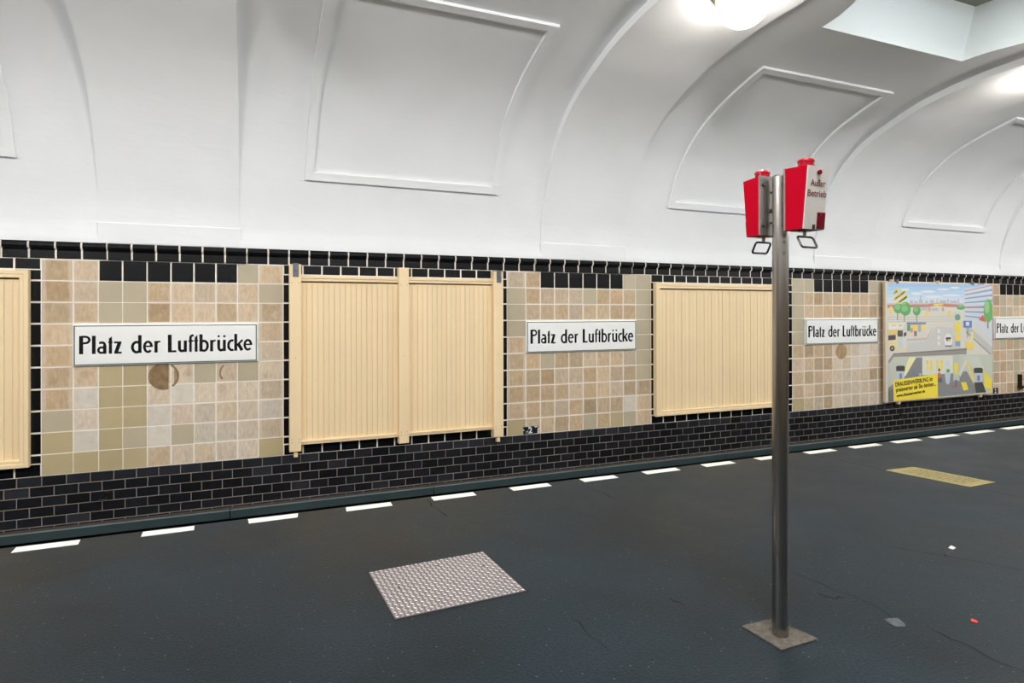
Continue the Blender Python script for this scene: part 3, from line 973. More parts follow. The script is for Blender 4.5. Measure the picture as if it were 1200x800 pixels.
# printed shapes of the poster: colour, then corner points as fractions of its width and height
PRINT = '''
146,190,232:0.018 0.991 0.998 1.015 0.998 0.978 0.018 0.958
158,200,236:0.018 0.959 0.998 0.98 0.998 0.943 0.018 0.926
176,210,240:0.018 0.927 0.998 0.945 0.998 0.908 0.018 0.894
192,218,242:0.018 0.896 0.998 0.909 0.998 0.878 0.018 0.867
206,224,240:0.018 0.869 0.998 0.88 0.998 0.853 0.018 0.845
216,226,236:0.018 0.846 0.998 0.855 0.998 0.829 0.018 0.823
228,236,244:0.446 0.927 0.436 0.921 0.41 0.916 0.375 0.914 0.34 0.915 0.315 0.919 0.306 0.924 0.315 0.93 0.34 0.935 0.375 0.937 0.411 0.936 0.436 0.932
228,236,244:0.581 0.949 0.572 0.944 0.549 0.94 0.517 0.938 0.486 0.939 0.463 0.942 0.455 0.947 0.463 0.952 0.486 0.956 0.518 0.958 0.549 0.957 0.572 0.954
228,236,244:0.323 0.908 0.316 0.903 0.297 0.899 0.271 0.898 0.246 0.899 0.227 0.902 0.22 0.907 0.227 0.912 0.246 0.915 0.271 0.917 0.297 0.916 0.316 0.913
228,236,244:0.673 0.965 0.667 0.959 0.65 0.955 0.627 0.953 0.604 0.954 0.587 0.958 0.581 0.963 0.587 0.968 0.604 0.972 0.627 0.974 0.65 0.973 0.667 0.97
228,236,244:0.517 0.881 0.505 0.876 0.472 0.872 0.428 0.87 0.384 0.871 0.352 0.874 0.34 0.879 0.352 0.884 0.384 0.888 0.428 0.89 0.472 0.889 0.505 0.886
228,236,244:0.212 0.939 0.206 0.935 0.191 0.932 0.17 0.93 0.149 0.931 0.134 0.934 0.128 0.937 0.134 0.942 0.149 0.945 0.17 0.946 0.191 0.946 0.206 0.943
228,236,244:0.673 0.896 0.662 0.891 0.631 0.887 0.59 0.885 0.549 0.886 0.519 0.889 0.508 0.894 0.519 0.899 0.549 0.903 0.59 0.905 0.631 0.905 0.662 0.901
176,184,200:0.212 0.848 0.24 0.848 0.24 0.816 0.212 0.816
176,184,200:0.251 0.842 0.281 0.842 0.281 0.816 0.251 0.816
176,184,200:0.302 0.891 0.313 0.892 0.312 0.816 0.302 0.816
176,184,200:0.292 0.855 0.326 0.856 0.326 0.816 0.292 0.816
176,184,200:0.349 0.846 0.375 0.846 0.375 0.816 0.349 0.816
176,184,200:0.393 0.853 0.428 0.853 0.428 0.817 0.392 0.817
176,184,200:0.455 0.867 0.463 0.867 0.463 0.817 0.454 0.817
176,184,200:0.481 0.85 0.544 0.851 0.544 0.817 0.481 0.817
176,184,200:0.553 0.861 0.568 0.861 0.568 0.817 0.553 0.817
176,184,200:0.581 0.848 0.645 0.848 0.645 0.818 0.581 0.818
176,184,200:0.654 0.866 0.665 0.866 0.665 0.818 0.654 0.818
188,196,206:0.018 0.824 0.738 0.829 0.738 0.808 0.018 0.805
222,217,202:0.018 0.805 0.997 0.809 0.996 0.355 0.016 0.395
190,118,92:0.018 0.811 0.375 0.816 0.454 0.83 0.544 0.821 0.734 0.811 0.734 0.787 0.544 0.794 0.454 0.807 0.375 0.79 0.018 0.783
250,222,60:0.424 0.823 0.513 0.824 0.513 0.809 0.424 0.808
170,190,214:0.309 0.783 0.375 0.783 0.375 0.764 0.309 0.764
170,190,214:0.406 0.783 0.467 0.784 0.467 0.76 0.406 0.76
205,150,120:0.38 0.79 0.396 0.79 0.396 0.754 0.38 0.754
205,150,120:0.503 0.79 0.521 0.79 0.52 0.757 0.502 0.757
248,214,60:0.037 0.799 0.057 0.799 0.057 0.738 0.037 0.738
248,214,60:0.35 0.76 0.371 0.76 0.371 0.711 0.35 0.711
248,214,60:0.56 0.76 0.582 0.76 0.582 0.71 0.56 0.71
206,206,203:0.178 0.485 0.374 0.504 0.427 0.611 0.463 0.627 0.607 0.608 0.606 0.422 0.178 0.417
188,190,186:0.017 0.71 0.608 0.713 0.608 0.708 0.017 0.705
188,190,186:0.017 0.689 0.607 0.691 0.607 0.686 0.017 0.684
188,190,186:0.017 0.671 0.607 0.672 0.607 0.667 0.017 0.667
208,217,226:0.712 0.952 0.998 1.013 0.996 0.443 0.852 0.604 0.711 0.712
112,148,196:0.72 0.907 0.998 0.961 0.998 0.943 0.72 0.897
112,148,196:0.72 0.873 0.998 0.911 0.998 0.894 0.72 0.863
112,148,196:0.719 0.835 0.998 0.862 0.998 0.844 0.719 0.825
112,148,196:0.719 0.798 0.997 0.809 0.997 0.792 0.719 0.787
112,148,196:0.719 0.757 0.997 0.753 0.997 0.735 0.719 0.746
112,148,196:0.719 0.719 0.997 0.693 0.997 0.675 0.719 0.709
186,104,92:0.716 0.938 0.998 0.999 0.998 0.989 0.716 0.931
186,104,92:0.716 0.791 0.997 0.792 0.997 0.783 0.716 0.784
190,196,190:0.719 0.657 0.996 0.426 0.996 0.355 0.719 0.606
150,156,152:0.737 0.58 0.996 0.355 0.995 0.338 0.728 0.568
74,158,78:0.154 0.78 0.148 0.759 0.132 0.743 0.111 0.738 0.089 0.744 0.074 0.759 0.068 0.78 0.074 0.8 0.09 0.816 0.111 0.821 0.133 0.816 0.149 0.801
120,190,110:0.129 0.791 0.125 0.779 0.116 0.771 0.103 0.768 0.09 0.771 0.081 0.779 0.077 0.791 0.081 0.802 0.09 0.811 0.103 0.814 0.116 0.811 0.125 0.802
74,158,78:0.21 0.801 0.204 0.783 0.189 0.77 0.169 0.765 0.149 0.77 0.135 0.783 0.129 0.801 0.135 0.818 0.149 0.831 0.17 0.836 0.19 0.832 0.204 0.819
120,190,110:0.185 0.812 0.182 0.802 0.173 0.795 0.161 0.793 0.149 0.795 0.14 0.802 0.137 0.812 0.14 0.822 0.149 0.829 0.161 0.832 0.173 0.829 0.182 0.822
74,158,78:0.22 0.767 0.213 0.743 0.196 0.725 0.172 0.718 0.149 0.725 0.132 0.743 0.126 0.767 0.132 0.791 0.149 0.809 0.173 0.815 0.196 0.809 0.214 0.791
120,190,110:0.192 0.778 0.189 0.765 0.178 0.755 0.164 0.752 0.15 0.755 0.14 0.765 0.136 0.778 0.14 0.791 0.15 0.801 0.164 0.805 0.178 0.801 0.189 0.792
74,158,78:0.307 0.76 0.302 0.74 0.289 0.725 0.271 0.719 0.253 0.725 0.24 0.74 0.235 0.76 0.24 0.781 0.253 0.796 0.271 0.801 0.289 0.796 0.302 0.781
120,190,110:0.284 0.772 0.281 0.761 0.273 0.752 0.262 0.749 0.252 0.752 0.244 0.761 0.241 0.772 0.244 0.783 0.252 0.791 0.262 0.794 0.273 0.791 0.281 0.783
74,158,78:0.723 0.787 0.717 0.778 0.702 0.771 0.682 0.769 0.661 0.771 0.646 0.778 0.641 0.787 0.647 0.797 0.661 0.804 0.682 0.806 0.702 0.804 0.718 0.797
120,190,110:0.697 0.799 0.694 0.794 0.685 0.79 0.673 0.789 0.66 0.79 0.651 0.794 0.648 0.799 0.651 0.804 0.66 0.808 0.673 0.81 0.685 0.808 0.694 0.805
120,104,84:0.099 0.741 0.106 0.741 0.106 0.683 0.099 0.683
120,104,84:0.159 0.725 0.166 0.725 0.166 0.667 0.159 0.667
120,104,84:0.267 0.724 0.274 0.724 0.274 0.666 0.267 0.666
82,170,78:1.001 0.76 0.995 0.705 0.977 0.666 0.953 0.651 0.93 0.666 0.913 0.706 0.907 0.76 0.913 0.814 0.931 0.854 0.954 0.869 0.978 0.854 0.995 0.814
130,198,112:0.968 0.792 0.964 0.763 0.955 0.743 0.942 0.735 0.929 0.743 0.92 0.763 0.917 0.791 0.92 0.819 0.93 0.84 0.942 0.847 0.955 0.84 0.964 0.82
120,104,84:0.945 0.655 0.957 0.655 0.957 0.602 0.945 0.602
214,76,56:0.856 0.677 0.899 0.725 0.934 0.655
240,222,160:0.021 0.665 0.176 0.663 0.186 0.615 0.185 0.44 0.02 0.427
226,232,240:0.03 0.659 0.169 0.657 0.172 0.615 0.03 0.608
246,214,70:0.05 0.646 0.089 0.645 0.089 0.629 0.05 0.63
246,214,70:0.112 0.645 0.139 0.644 0.139 0.628 0.112 0.629
236,200,112:0.02 0.601 0.102 0.6 0.102 0.558 0.02 0.56
44,50,54:0.023 0.557 0.086 0.559 0.085 0.52 0.023 0.515
58,64,70:0.102 0.597 0.147 0.596 0.147 0.544 0.102 0.545
200,212,226:0.105 0.542 0.145 0.541 0.145 0.444 0.105 0.446
206,216,228:0.152 0.647 0.181 0.647 0.18 0.453 0.151 0.454
44,50,54:0.155 0.573 0.179 0.582 0.179 0.553 0.155 0.541
40,42,44:0.077 0.447 0.074 0.435 0.066 0.426 0.056 0.424 0.045 0.427 0.037 0.436 0.034 0.448 0.037 0.46 0.045 0.469 0.056 0.471 0.066 0.468 0.074 0.459
190,190,190:0.064 0.447 0.063 0.443 0.06 0.439 0.056 0.438 0.051 0.439 0.049 0.443 0.047 0.448 0.049 0.453 0.052 0.456 0.056 0.457 0.06 0.456 0.063 0.452
92,118,176:0.182 0.663 0.357 0.661 0.346 0.643 0.182 0.644
74,150,80:0.186 0.642 0.213 0.642 0.212 0.59 0.185 0.59
250,220,90:0.236 0.643 0.277 0.643 0.277 0.589 0.236 0.589
250,220,90:0.308 0.645 0.338 0.645 0.338 0.596 0.308 0.596
160,176,200:0.281 0.639 0.305 0.639 0.305 0.58 0.281 0.58
232,150,90:0.216 0.614 0.235 0.614 0.234 0.578 0.216 0.578
120,110,150:0.246 0.588 0.27 0.587 0.27 0.545 0.246 0.545
196,192,180:0.185 0.524 0.36 0.529 0.406 0.611 0.413 0.608 0.37 0.513 0.185 0.505
240,240,242:0.599 0.5 0.594 0.47 0.579 0.448 0.559 0.44 0.539 0.449 0.525 0.472 0.519 0.502 0.525 0.532 0.539 0.554 0.559 0.561 0.579 0.553 0.594 0.53
40,44,48:0.534 0.528 0.587 0.527 0.577 0.494 0.541 0.495
250,214,40:0.552 0.511 0.577 0.511 0.577 0.497 0.552 0.498
90,90,94:0.53 0.458 0.592 0.456 0.592 0.444 0.53 0.446
238,238,236:0.459 0.6 0.48 0.6 0.48 0.567 0.459 0.567
238,238,236:0.459 0.544 0.48 0.543 0.48 0.51 0.459 0.51
238,238,236:0.458 0.494 0.48 0.493 0.48 0.46 0.458 0.46
206,212,200:0.608 0.75 0.678 0.75 0.677 0.419 0.606 0.422
92,140,120:0.676 0.702 0.672 0.688 0.662 0.677 0.648 0.673 0.634 0.677 0.624 0.688 0.62 0.703 0.624 0.717 0.634 0.727 0.648 0.731 0.662 0.727 0.672 0.717
250,220,60:0.622 0.662 0.674 0.661 0.674 0.563 0.622 0.564
246,214,70:0.625 0.553 0.673 0.552 0.673 0.496 0.625 0.497
130,150,190:0.625 0.492 0.673 0.491 0.673 0.445 0.625 0.447
72,112,188:0.704 0.671 0.787 0.67 0.787 0.61 0.704 0.611
220,228,240:0.728 0.661 0.762 0.66 0.762 0.626 0.728 0.626
110,120,128:0.743 0.611 0.751 0.611 0.75 0.52 0.743 0.52
246,216,84:0.726 0.486 0.801 0.47 0.801 0.422 0.737 0.407
240,226,150:0.775 0.571 0.802 0.57 0.801 0.484 0.775 0.485
142,136,128:0.023 0.347 0.065 0.406 0.606 0.422 0.733 0.428 0.733 0.373 0.606 0.374 0.068 0.377 0.029 0.315
112,106,100:0.065 0.406 0.733 0.421 0.733 0.411 0.065 0.396
196,202,186:0.023 0.315 0.068 0.377 0.996 0.362 0.994 0.007 0.022 0.01
120,122,124:0.022 0.124 0.184 0.242 0.263 0.362 0.318 0.36 0.317 0.235 0.606 0.219 0.736 0.22 0.849 0.018 0.022 0.01
226,228,214:0.318 0.37 0.606 0.364 0.606 0.21 0.317 0.21
246,222,80:0.352 0.335 0.375 0.334 0.375 0.295 0.352 0.296
246,222,80:0.352 0.289 0.375 0.288 0.375 0.248 0.352 0.25
246,222,80:0.387 0.334 0.41 0.333 0.41 0.293 0.387 0.294
246,222,80:0.387 0.287 0.41 0.286 0.41 0.246 0.387 0.248
246,222,80:0.447 0.334 0.47 0.333 0.47 0.297 0.447 0.298
246,222,80:0.447 0.291 0.47 0.29 0.47 0.253 0.447 0.254
246,222,80:0.483 0.333 0.506 0.332 0.506 0.295 0.483 0.296
246,222,80:0.483 0.289 0.506 0.288 0.506 0.251 0.483 0.252
214,222,226:0.526 0.324 0.569 0.322 0.569 0.271 0.526 0.274
80,170,90:0.573 0.234 0.57 0.226 0.564 0.22 0.555 0.218 0.545 0.221 0.539 0.228 0.536 0.236 0.539 0.244 0.546 0.25 0.555 0.252 0.564 0.249 0.57 0.243
196,208,226:0.522 0.22 0.58 0.217 0.569 0.133 0.55 0.111 0.532 0.136
214,80,60:0.461 0.224 0.482 0.222 0.482 0.176 0.461 0.177
60,70,90:0.461 0.177 0.497 0.175 0.496 0.138 0.461 0.14
60,60,60:0.483 0.246 0.481 0.238 0.477 0.233 0.472 0.231 0.466 0.234 0.462 0.239 0.461 0.247 0.463 0.254 0.466 0.26 0.472 0.261 0.477 0.259 0.481 0.253
188,198,182:0.599 0.371 0.662 0.372 0.664 0.141 0.605 0.138
250,220,50:0.613 0.303 0.647 0.302 0.646 0.2 0.613 0.202
214,220,206:0.654 0.206 0.74 0.359 0.767 0.358 0.672 0.174
206,212,196:0.68 0.351 0.851 0.354 0.908 0.228 0.821 0.233
246,220,90:0.729 0.306 0.748 0.305 0.85 0.049 0.823 0.048
176,84,60:0.618 0.093 0.616 0.088 0.61 0.085 0.601 0.084 0.593 0.086 0.587 0.09 0.585 0.095 0.587 0.1 0.593 0.103 0.602 0.104 0.61 0.102 0.616 0.098
176,84,60:0.646 0.091 0.644 0.086 0.638 0.083 0.631 0.082 0.624 0.084 0.618 0.088 0.616 0.093 0.618 0.098 0.624 0.101 0.631 0.102 0.638 0.1 0.644 0.096
80,100,120:0.616 0.151 0.642 0.149 0.642 0.098 0.616 0.1
250,224,50:0.676 0.126 0.728 0.126 0.75 0.056 0.701 0.05
246,240,170:0.198 0.368 0.263 0.365 0.167 0.211 0.134 0.203
196,206,222:0.088 0.277 0.161 0.273 0.157 0.183 0.091 0.18
38,40,42:0.085 0.293 0.098 0.302 0.151 0.299 0.164 0.289 0.161 0.253 0.088 0.257
110,126,160:0.114 0.237 0.137 0.235 0.137 0.19 0.114 0.192
196,206,222:0.806 0.221 0.891 0.217 0.887 0.12 0.809 0.118
38,40,42:0.802 0.239 0.818 0.248 0.879 0.245 0.895 0.234 0.891 0.196 0.806 0.201
110,126,160:0.837 0.178 0.864 0.177 0.863 0.128 0.836 0.13
44,46,46:0.804 0.115 0.889 0.116 0.927 0.019 0.826 0.02
250,224,50:0.901 0.229 0.983 0.128 0.982 0.015 0.908 0.076
100,110,160:0.228 0.246 0.249 0.245 0.248 0.206 0.228 0.207
150,190,220:0.286 0.229 0.307 0.227 0.307 0.206 0.286 0.207
88,92,92:0.022 0.093 0.061 0.122 0.064 0.006 0.022 0.008
252,226,44:0.061 0.181 0.456 0.216 0.457 0.011 0.064 0.01
250,220,60:0.059 0.914 0.111 0.952 0.119 0.925 0.069 0.894
250,220,60:0.061 0.863 0.165 0.94 0.173 0.913 0.069 0.838
250,220,60:0.096 0.835 0.18 0.896 0.19 0.873 0.107 0.813'''

# ------------------------------------------------------------------ station name signs
def arc(cx, cy, rx, ry, a0, a1, n=12):
    return [(cx + rx * math.cos(math.radians(a0 + (a1 - a0) * i / n)), cy + ry * math.sin(math.radians(a0 + (a1 - a0) * i / n))) for i in range(n + 1)]


def g_u(x):
    return [([(x + .07, .66), (x + .07, .24)] + arc(x + .205, .22, .135, .165, 180, 320, 8), .135), ([(x + .37, .66), (x + .37, 0)], .14)]


def g_e(x):
    return [(arc(x, .335, .175, .285, 0, 318, 22), .115), ([(x - .16, .365), (x + .225, .365)], .075)]


def g_r(x):
    return [([(x, 0), (x, .66)], .14), ([(x + .03, .50), (x + .07, .585), (x + .13, .615), (x + .215, .63)], .09)]


def g_t(x):
    return [([(x, 0), (x, .86)], .13), ([(x - .02, .82), (x + .065, .93)], .05), ([(x - .105, .625), (x + .1, .625)], .08)]


GLYPHS = [
    ([(.393, 0), (.393, 1)], .165), ([(.40, .95), (.56, .95)] + arc(.58, .775, .19, .175, 90, -90, 12) + [(.40, .60)], .105),
    ([(.974, 0), (.974, 1)], .152),
    ([(1.483, 0), (1.483, .46)] + arc(1.36, .47, .123, .15, 0, 80, 6) + [(1.22, .60)], .115), ([(1.483, 0), (1.483, .46)], .14), (arc(1.335, .205, .15, .15, 60, 300, 14), .105),
    ([(1.33, .335), (1.48, .335)], .08), ([(1.33, .06), (1.48, .05)], .09),
    *g_t(1.75),
    ([(1.925, .615), (2.265, .615)], .09), ([(2.185, .62), (2.01, .04)], .16), ([(1.925, .045), (2.283, .045)], .09),
    ([(3.155, 0), (3.155, 1)], .147), (arc(3.0, .33, .205, .285, 55, 305, 18), .125), ([(3.08, .585), (3.16, .56)], .09), ([(3.08, .065), (3.16, .085)], .09),
    *g_e(3.55), *g_r(3.945),
    ([(4.63, 0), (4.63, 1)], .165), ([(4.60, .05), (4.961, .05)], .10),
    *g_u(5.045),
    ([(5.678, 0), (5.678, .80)] + arc(5.79, .80, .112, .14, 180, 95, 5) + [(5.84, .955)], .115), ([(5.575, .625), (5.83, .625)], .08),
    *g_t(5.97),
    ([(6.222, 0), (6.222, 1)], .147), (arc(6.375, .33, .19, .285, 125, -125, 18), .12), ([(6.21, .56), (6.30, .59)], .09), ([(6.21, .085), (6.30, .06)], .09),
    *g_r(6.775),
    *g_u(7.08), (arc(7.15, .87, .03, .03, 0, 360, 8), .07), (arc(7.45, .87, .03, .03, 0, 360, 8), .07),
    (arc(7.86, .33, .195, .285, 66, 294, 16), .12),
    ([(8.06, 0), (8.06, 1)], .142), ([(8.12, .31), (8.43, .64)], .10), ([(8.19, .42), (8.40, .015)], .155),
    *g_e(8.722),
]


def stroke(mb, pts, w, mapf):
    rows = []
    n = len(pts)
    closed = n > 2 and math.hypot(pts[0][0] - pts[-1][0], pts[0][1] - pts[-1][1]) < 1e-6
    for i, p in enumerate(pts):
        a = pts[i - 1] if i else (pts[-2] if closed else pts[0])
        b = pts[i + 1] if i < n - 1 else (pts[1] if closed else pts[-1])
        tx, ty = b[0] - a[0], b[1] - a[1]
        l = math.hypot(tx, ty) or 1
        nx, ny = -ty / l * w / 2, tx / l * w / 2
        rows.append([mapf(p[0] + nx, p[1] + ny), mapf(p[0] - nx, p[1] - ny)])
    mb.grid(rows, 0, False)


SW, SZ0, SZ1 = 1.963, 0.994, 1.4763
SY = -0.034
pl = MB()
# gently pillowed enamel plate: rim low, field proud
xs = [0, 0.004, 0.02, 0.05, 0.10, SW / 2, SW - 0.10, SW - 0.05, SW - 0.02, SW - 0.004, SW]
zs = [0, 0.004, 0.02, 0.05, 0.10, 0.241, 0.382, 0.432, 0.462, 0.478, 0.4823]


def pill(x, z):
    d = min(x, SW - x, z, 0.4823 - z)
    return SY + 0.006 * (1 - min(d / 0.05, 1)) ** 2 + (0.006 if d < 0.002 else 0)


pl.grid([[(x, pill(x, z), z) for x in xs] for z in zs], 0, True)
for a, b in (((0, 0), (SW, 0)), ((SW, 0), (SW, 0.4823)), ((SW, 0.4823), (0, 0.4823)), ((0, 0.4823), (0, 0))):
    pl.face([(a[0], pill(*a), a[1]), (b[0], pill(*b), b[1]), (b[0], 0, b[1]), (a[0], 0, a[1])])
bd = MB()
i0, i1 = 0.012, 0.022
for (xa, za, xb, zb) in ((i0, i0, SW - i0, i1), (i0, 0.4823 - i1, SW - i0, 0.4823 - i0), (i0, i0, i1, 0.4823 - i0), (SW - i1, i0, SW - i0, 0.4823 - i0)):
    y = SY - 0.0006
    bd.box(xa, xb, y, y + 0.004, za, zb)
words = [MB(), MB(), MB()]
for pts, w in GLYPHS:
    x_ = pts[0][0]
    stroke(words[0 if x_ < 2.5 else (1 if x_ < 4.4 else 2)], pts, w * 1.14, lambda a, b: (a * 0.212, SY - 0.0012, 0.1403 + b * 0.212))
SIGN_LABELS = [
    'white enamel station name sign above the dark round stain on the pale tiles',
    'white enamel station name sign between the two-leaf hoarding and the framed hoarding',
    'white enamel station name sign between the steel call post and the illustrated poster',
    'white enamel station name sign cut off by the picture edge beyond the illustrated poster',
]
first = None
for k in range(4):
    t = thing('station_sign', SIGN_LABELS[k], 'sign', (-1.919 + k * P, D - 0.004, SZ0), 'station name signs on the tiled piers')
    if first is None:
        first = [pl.build('plate', M['enamel'], t), bd.build('border_line', M['enamel_line'], t), *[w_.build('lettering', M['ink'], t) for w_ in words]]
    else:
        for o in first:
            c = o.copy()
            C.objects.link(c)
            c.parent = t


# ------------------------------------------------------------------ cream hoardings
def plank_mesh(w, h):
    mb = MB()
    mb.bevbox(-w / 2, w / 2, 0, 0.02, 0, h, 0.005)
    me = bpy.data.meshes.new('plank')
    me.from_pydata(mb.v, [], mb.f)
    me.materials.append(M['board'])
    return me


def planks(t, x0, x1, n, y, z0, z1, seams=()):
    w = (x1 - x0) / n
    me = plank_mesh(w - 0.002, z1 - z0)
    for i in range(n):
        o = link('plank', me, t, None, (x0 + (i + .5) * w, y + (0.004 if i % 2 else 0) + R.uniform(-0.0006, 0.0006), z0))
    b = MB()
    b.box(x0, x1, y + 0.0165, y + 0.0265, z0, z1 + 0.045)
    b.build('shade_backing', M['board_shade'], t)  # dark sheet stands for the shade in the slots and grooves


t = thing('hoarding', 'cream plank hoarding of two leaves between three posts with grey iron hooks', 'hoarding', (1.9, 8.42, -0.2), 'cream hoardings along the wall')
inv = lambda o: o
OX, OY, OZ = 1.9, 8.42, -0.2
for (x0, x1, z0, z1, hook) in ((0.419, 0.563, -0.178, 2.233, 1), (1.831, 1.972, -0.187, 2.226, 0), (3.222, 3.374, -0.211, 2.208, 1)):
    p = MB()
    p.bevbox(x0 - OX, x1 - OX, 8.36 - OY, D - OY - 0.01, z0 - OZ, z1 - OZ, 0.005)
    po = p.build('post', M['board'], t)
    sc = MB()
    for zz in (z0 + 0.12, z0 + 0.16, (z0 + z1) / 2, z1 - 0.24):
        for xx in ((x0 + 0.03, x1 - 0.03) if zz != (z0 + z1) / 2 else ((x0 + x1) / 2,)):
            sc.tube([(xx - OX, 8.358 - OY, zz - OZ), (xx - OX, 8.362 - OY, zz - OZ)], 0.006, 6)
    sc.build('screws', M['screw'], po, 'stuff')
    if hook:
        xc = (x0 + x1) / 2 - OX + 0.006
        h = MB()
        h.bevbox(xc - 0.036, xc + 0.036, 8.352 - OY, 8.362 - OY, z1 - 0.165 - OZ, z1 + 0.012 - OZ, 0.002)
        h.bevbox(xc - 0.022, xc + 0.022, 8.335 - OY, 8.353 - OY, z1 - 0.085 - OZ, z1 + 0.012 - OZ, 0.006)
        h.tube([(xc, 8.352 - OY, z1 - 0.1 - OZ), (xc, 8.343 - OY, z1 - 0.1 - OZ)], 0.016, 8)
        h.box(xc - 0.03, xc + 0.03, 8.345 - OY, D - OY - 0.012, z1 + 0.002 - OZ, z1 + 0.012 - OZ)
        h.build('iron_hook', M['steel_grey'], t)
        g = MB()
        g.bevbox(xc - 0.025, xc + 0.025, 8.385 - OY, 8.45 - OY, z0 - 0.075 - OZ, z0 + 0.01 - OZ, 0.004)
        g.build('foot_peg', M['board'], t)
for x0, x1, n in ((0.563, 1.831, 18), (1.972, 3.222, 18)):
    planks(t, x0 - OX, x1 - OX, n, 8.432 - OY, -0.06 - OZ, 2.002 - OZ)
    for z0, z1 in ((2.02, 2.092), (-0.103, -0.05)):
        r = MB()
        zm = z0 + (z1 - z0) * .45
        r.bevbox(x0 - OX, x1 - OX, 8.395 - OY, 8.47 - OY, zm - OZ, z1 - OZ, 0.006)
        r.bevbox(x0 - OX, x1 - OX, 8.404 - OY, 8.47 - OY, z0 - OZ, zm - OZ, 0.004)
        r.build('rail', M['board'], t)


def framed(x0, x1, label, n):
    cx = (x0 + x1) / 2
    t = thing('hoarding', label, 'hoarding', (cx, 8.42, -0.11), 'cream hoardings along the wall')
    w = x1 - x0
    fw, z0, z1 = 0.085, 0.0, 2.198
    y0, y1 = -0.022, D - 8.42 - 0.008
    a, b = -w / 2, w / 2

    def bar(q0, q1):
        # mitred bar with a stepped inner lip; q = list of the outer and inner edge corners
        (ox0, oz0), (ox1, oz1), (ix1, iz1), (ix0, iz0) = q0
        mb = MB()
        prof = [(0, y1), (0, y0 + 0.006), (0.06, y0), (0.5, y0), (0.56, y0 + 0.008), (0.94, y0 + 0.006), (1.0, y0 + 0.012), (1.0, y1)]
        rows = []
        for f, y in prof:
            rows.append([(ox0 + (ix0 - ox0) * f, y, oz0 + (iz0 - oz0) * f), (ox1 + (ix1 - ox1) * f, y, oz1 + (iz1 - oz1) * f)])
        mb.grid(rows, 0, False)
        mb.build('frame_bar', M['board'], t)
    bar([(a, z1), (b, z1), (b - fw, z1 - fw), (a + fw, z1 - fw)], 0)
    bar([(a, z0), (b, z0), (b - fw, z0 + fw), (a + fw, z0 + fw)], 0)
    bar([(a, z0), (a, z1), (a + fw, z1 - fw), (a + fw, z0 + fw)], 0)
    bar([(b, z0), (b, z1), (b - fw, z1 - fw), (b - fw, z0 + fw)], 0)
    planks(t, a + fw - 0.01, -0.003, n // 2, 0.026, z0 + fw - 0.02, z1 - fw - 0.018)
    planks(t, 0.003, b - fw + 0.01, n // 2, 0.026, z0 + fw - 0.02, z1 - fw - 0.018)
    return t


framed(6.10, 8.935, 'cream framed plank hoarding with a centre seam, partly behind the steel call post', 34)
framed(-5.15, -2.318, 'cream framed plank hoarding of which only an end strip shows at the picture edge', 34)

# ------------------------------------------------------------------ illustrated poster on a board
PX0, PZ0, PW, PH, PY = 11.548, -0.195, 3.432, 2.40, 8.38
poster = thing('poster', 'large illustrated street and underground poster on a thin board with a yellow sticker', 'poster', (PX0, PY, PZ0))
b = MB()
b.bevbox(0, PW, 0, 0.05, 0, PH, 0.003)
b.build('board', M['wood_edge'], poster)
e = MB()
e.box(PW - 0.0, PW + 0.012, -0.002, 0.03, 0.0, PH)
e.build('edge_strip', M['poster_red'], poster)
for x in (0.5, 2.9):
    ba = MB()
    ba.box(x, x + 0.08, 0.05, D - PY - 0.005, 0.1, PH - 0.1)
    ba.build('batten', M['wood_edge'], poster)
for x, z in ((0.22, PH), (0.36, PH), (1.62, PH), (2.75, PH), (0.40, 0.0), (3.02, 0.0)):
    c = MB()
    s = 1 if z else -1
    z0, z1 = sorted((z - 0.03 * s, z + 0.05 * s))
    c.bevbox(x - 0.03, x + 0.03, -0.012, 0.045, z0, z1, 0.004)
    c.build('clip', M['steel_grey'] if x in (0.36, 2.75) else M['wood_edge'], poster)
ink = bpy.data.materials.new('poster_ink_glare')
ink.use_nodes = True
at = ink.node_tree.nodes.new('ShaderNodeAttribute')
at.attribute_name = 'ink'
ink.node_tree.links.new(at.outputs['Color'], ink.node_tree.nodes['Principled BSDF'].inputs['Base Color'])
ink.node_tree.nodes['Principled BSDF'].inputs['Roughness'].default_value = 0.35


def printed(name, rows, y0, parent):
    mb = MB()
    cols = []
    for i, (c, pts) in enumerate(rows):
        mb.face([(u * PW, y0 - 0.00008 * i, v * PH) for u, v in pts])
        cols.append(c)
    o = mb.build(name, ink, parent)
    ca = o.data.color_attributes.new('ink', 'FLOAT_COLOR', 'CORNER')
    for p in o.data.polygons:
        for li in p.loop_indices:
            ca.data[li].color = S(*[c + (236 - c) * 0.2 for c in cols[p.index]])  # inks paled to stand for glare on the clear sheet
    return o


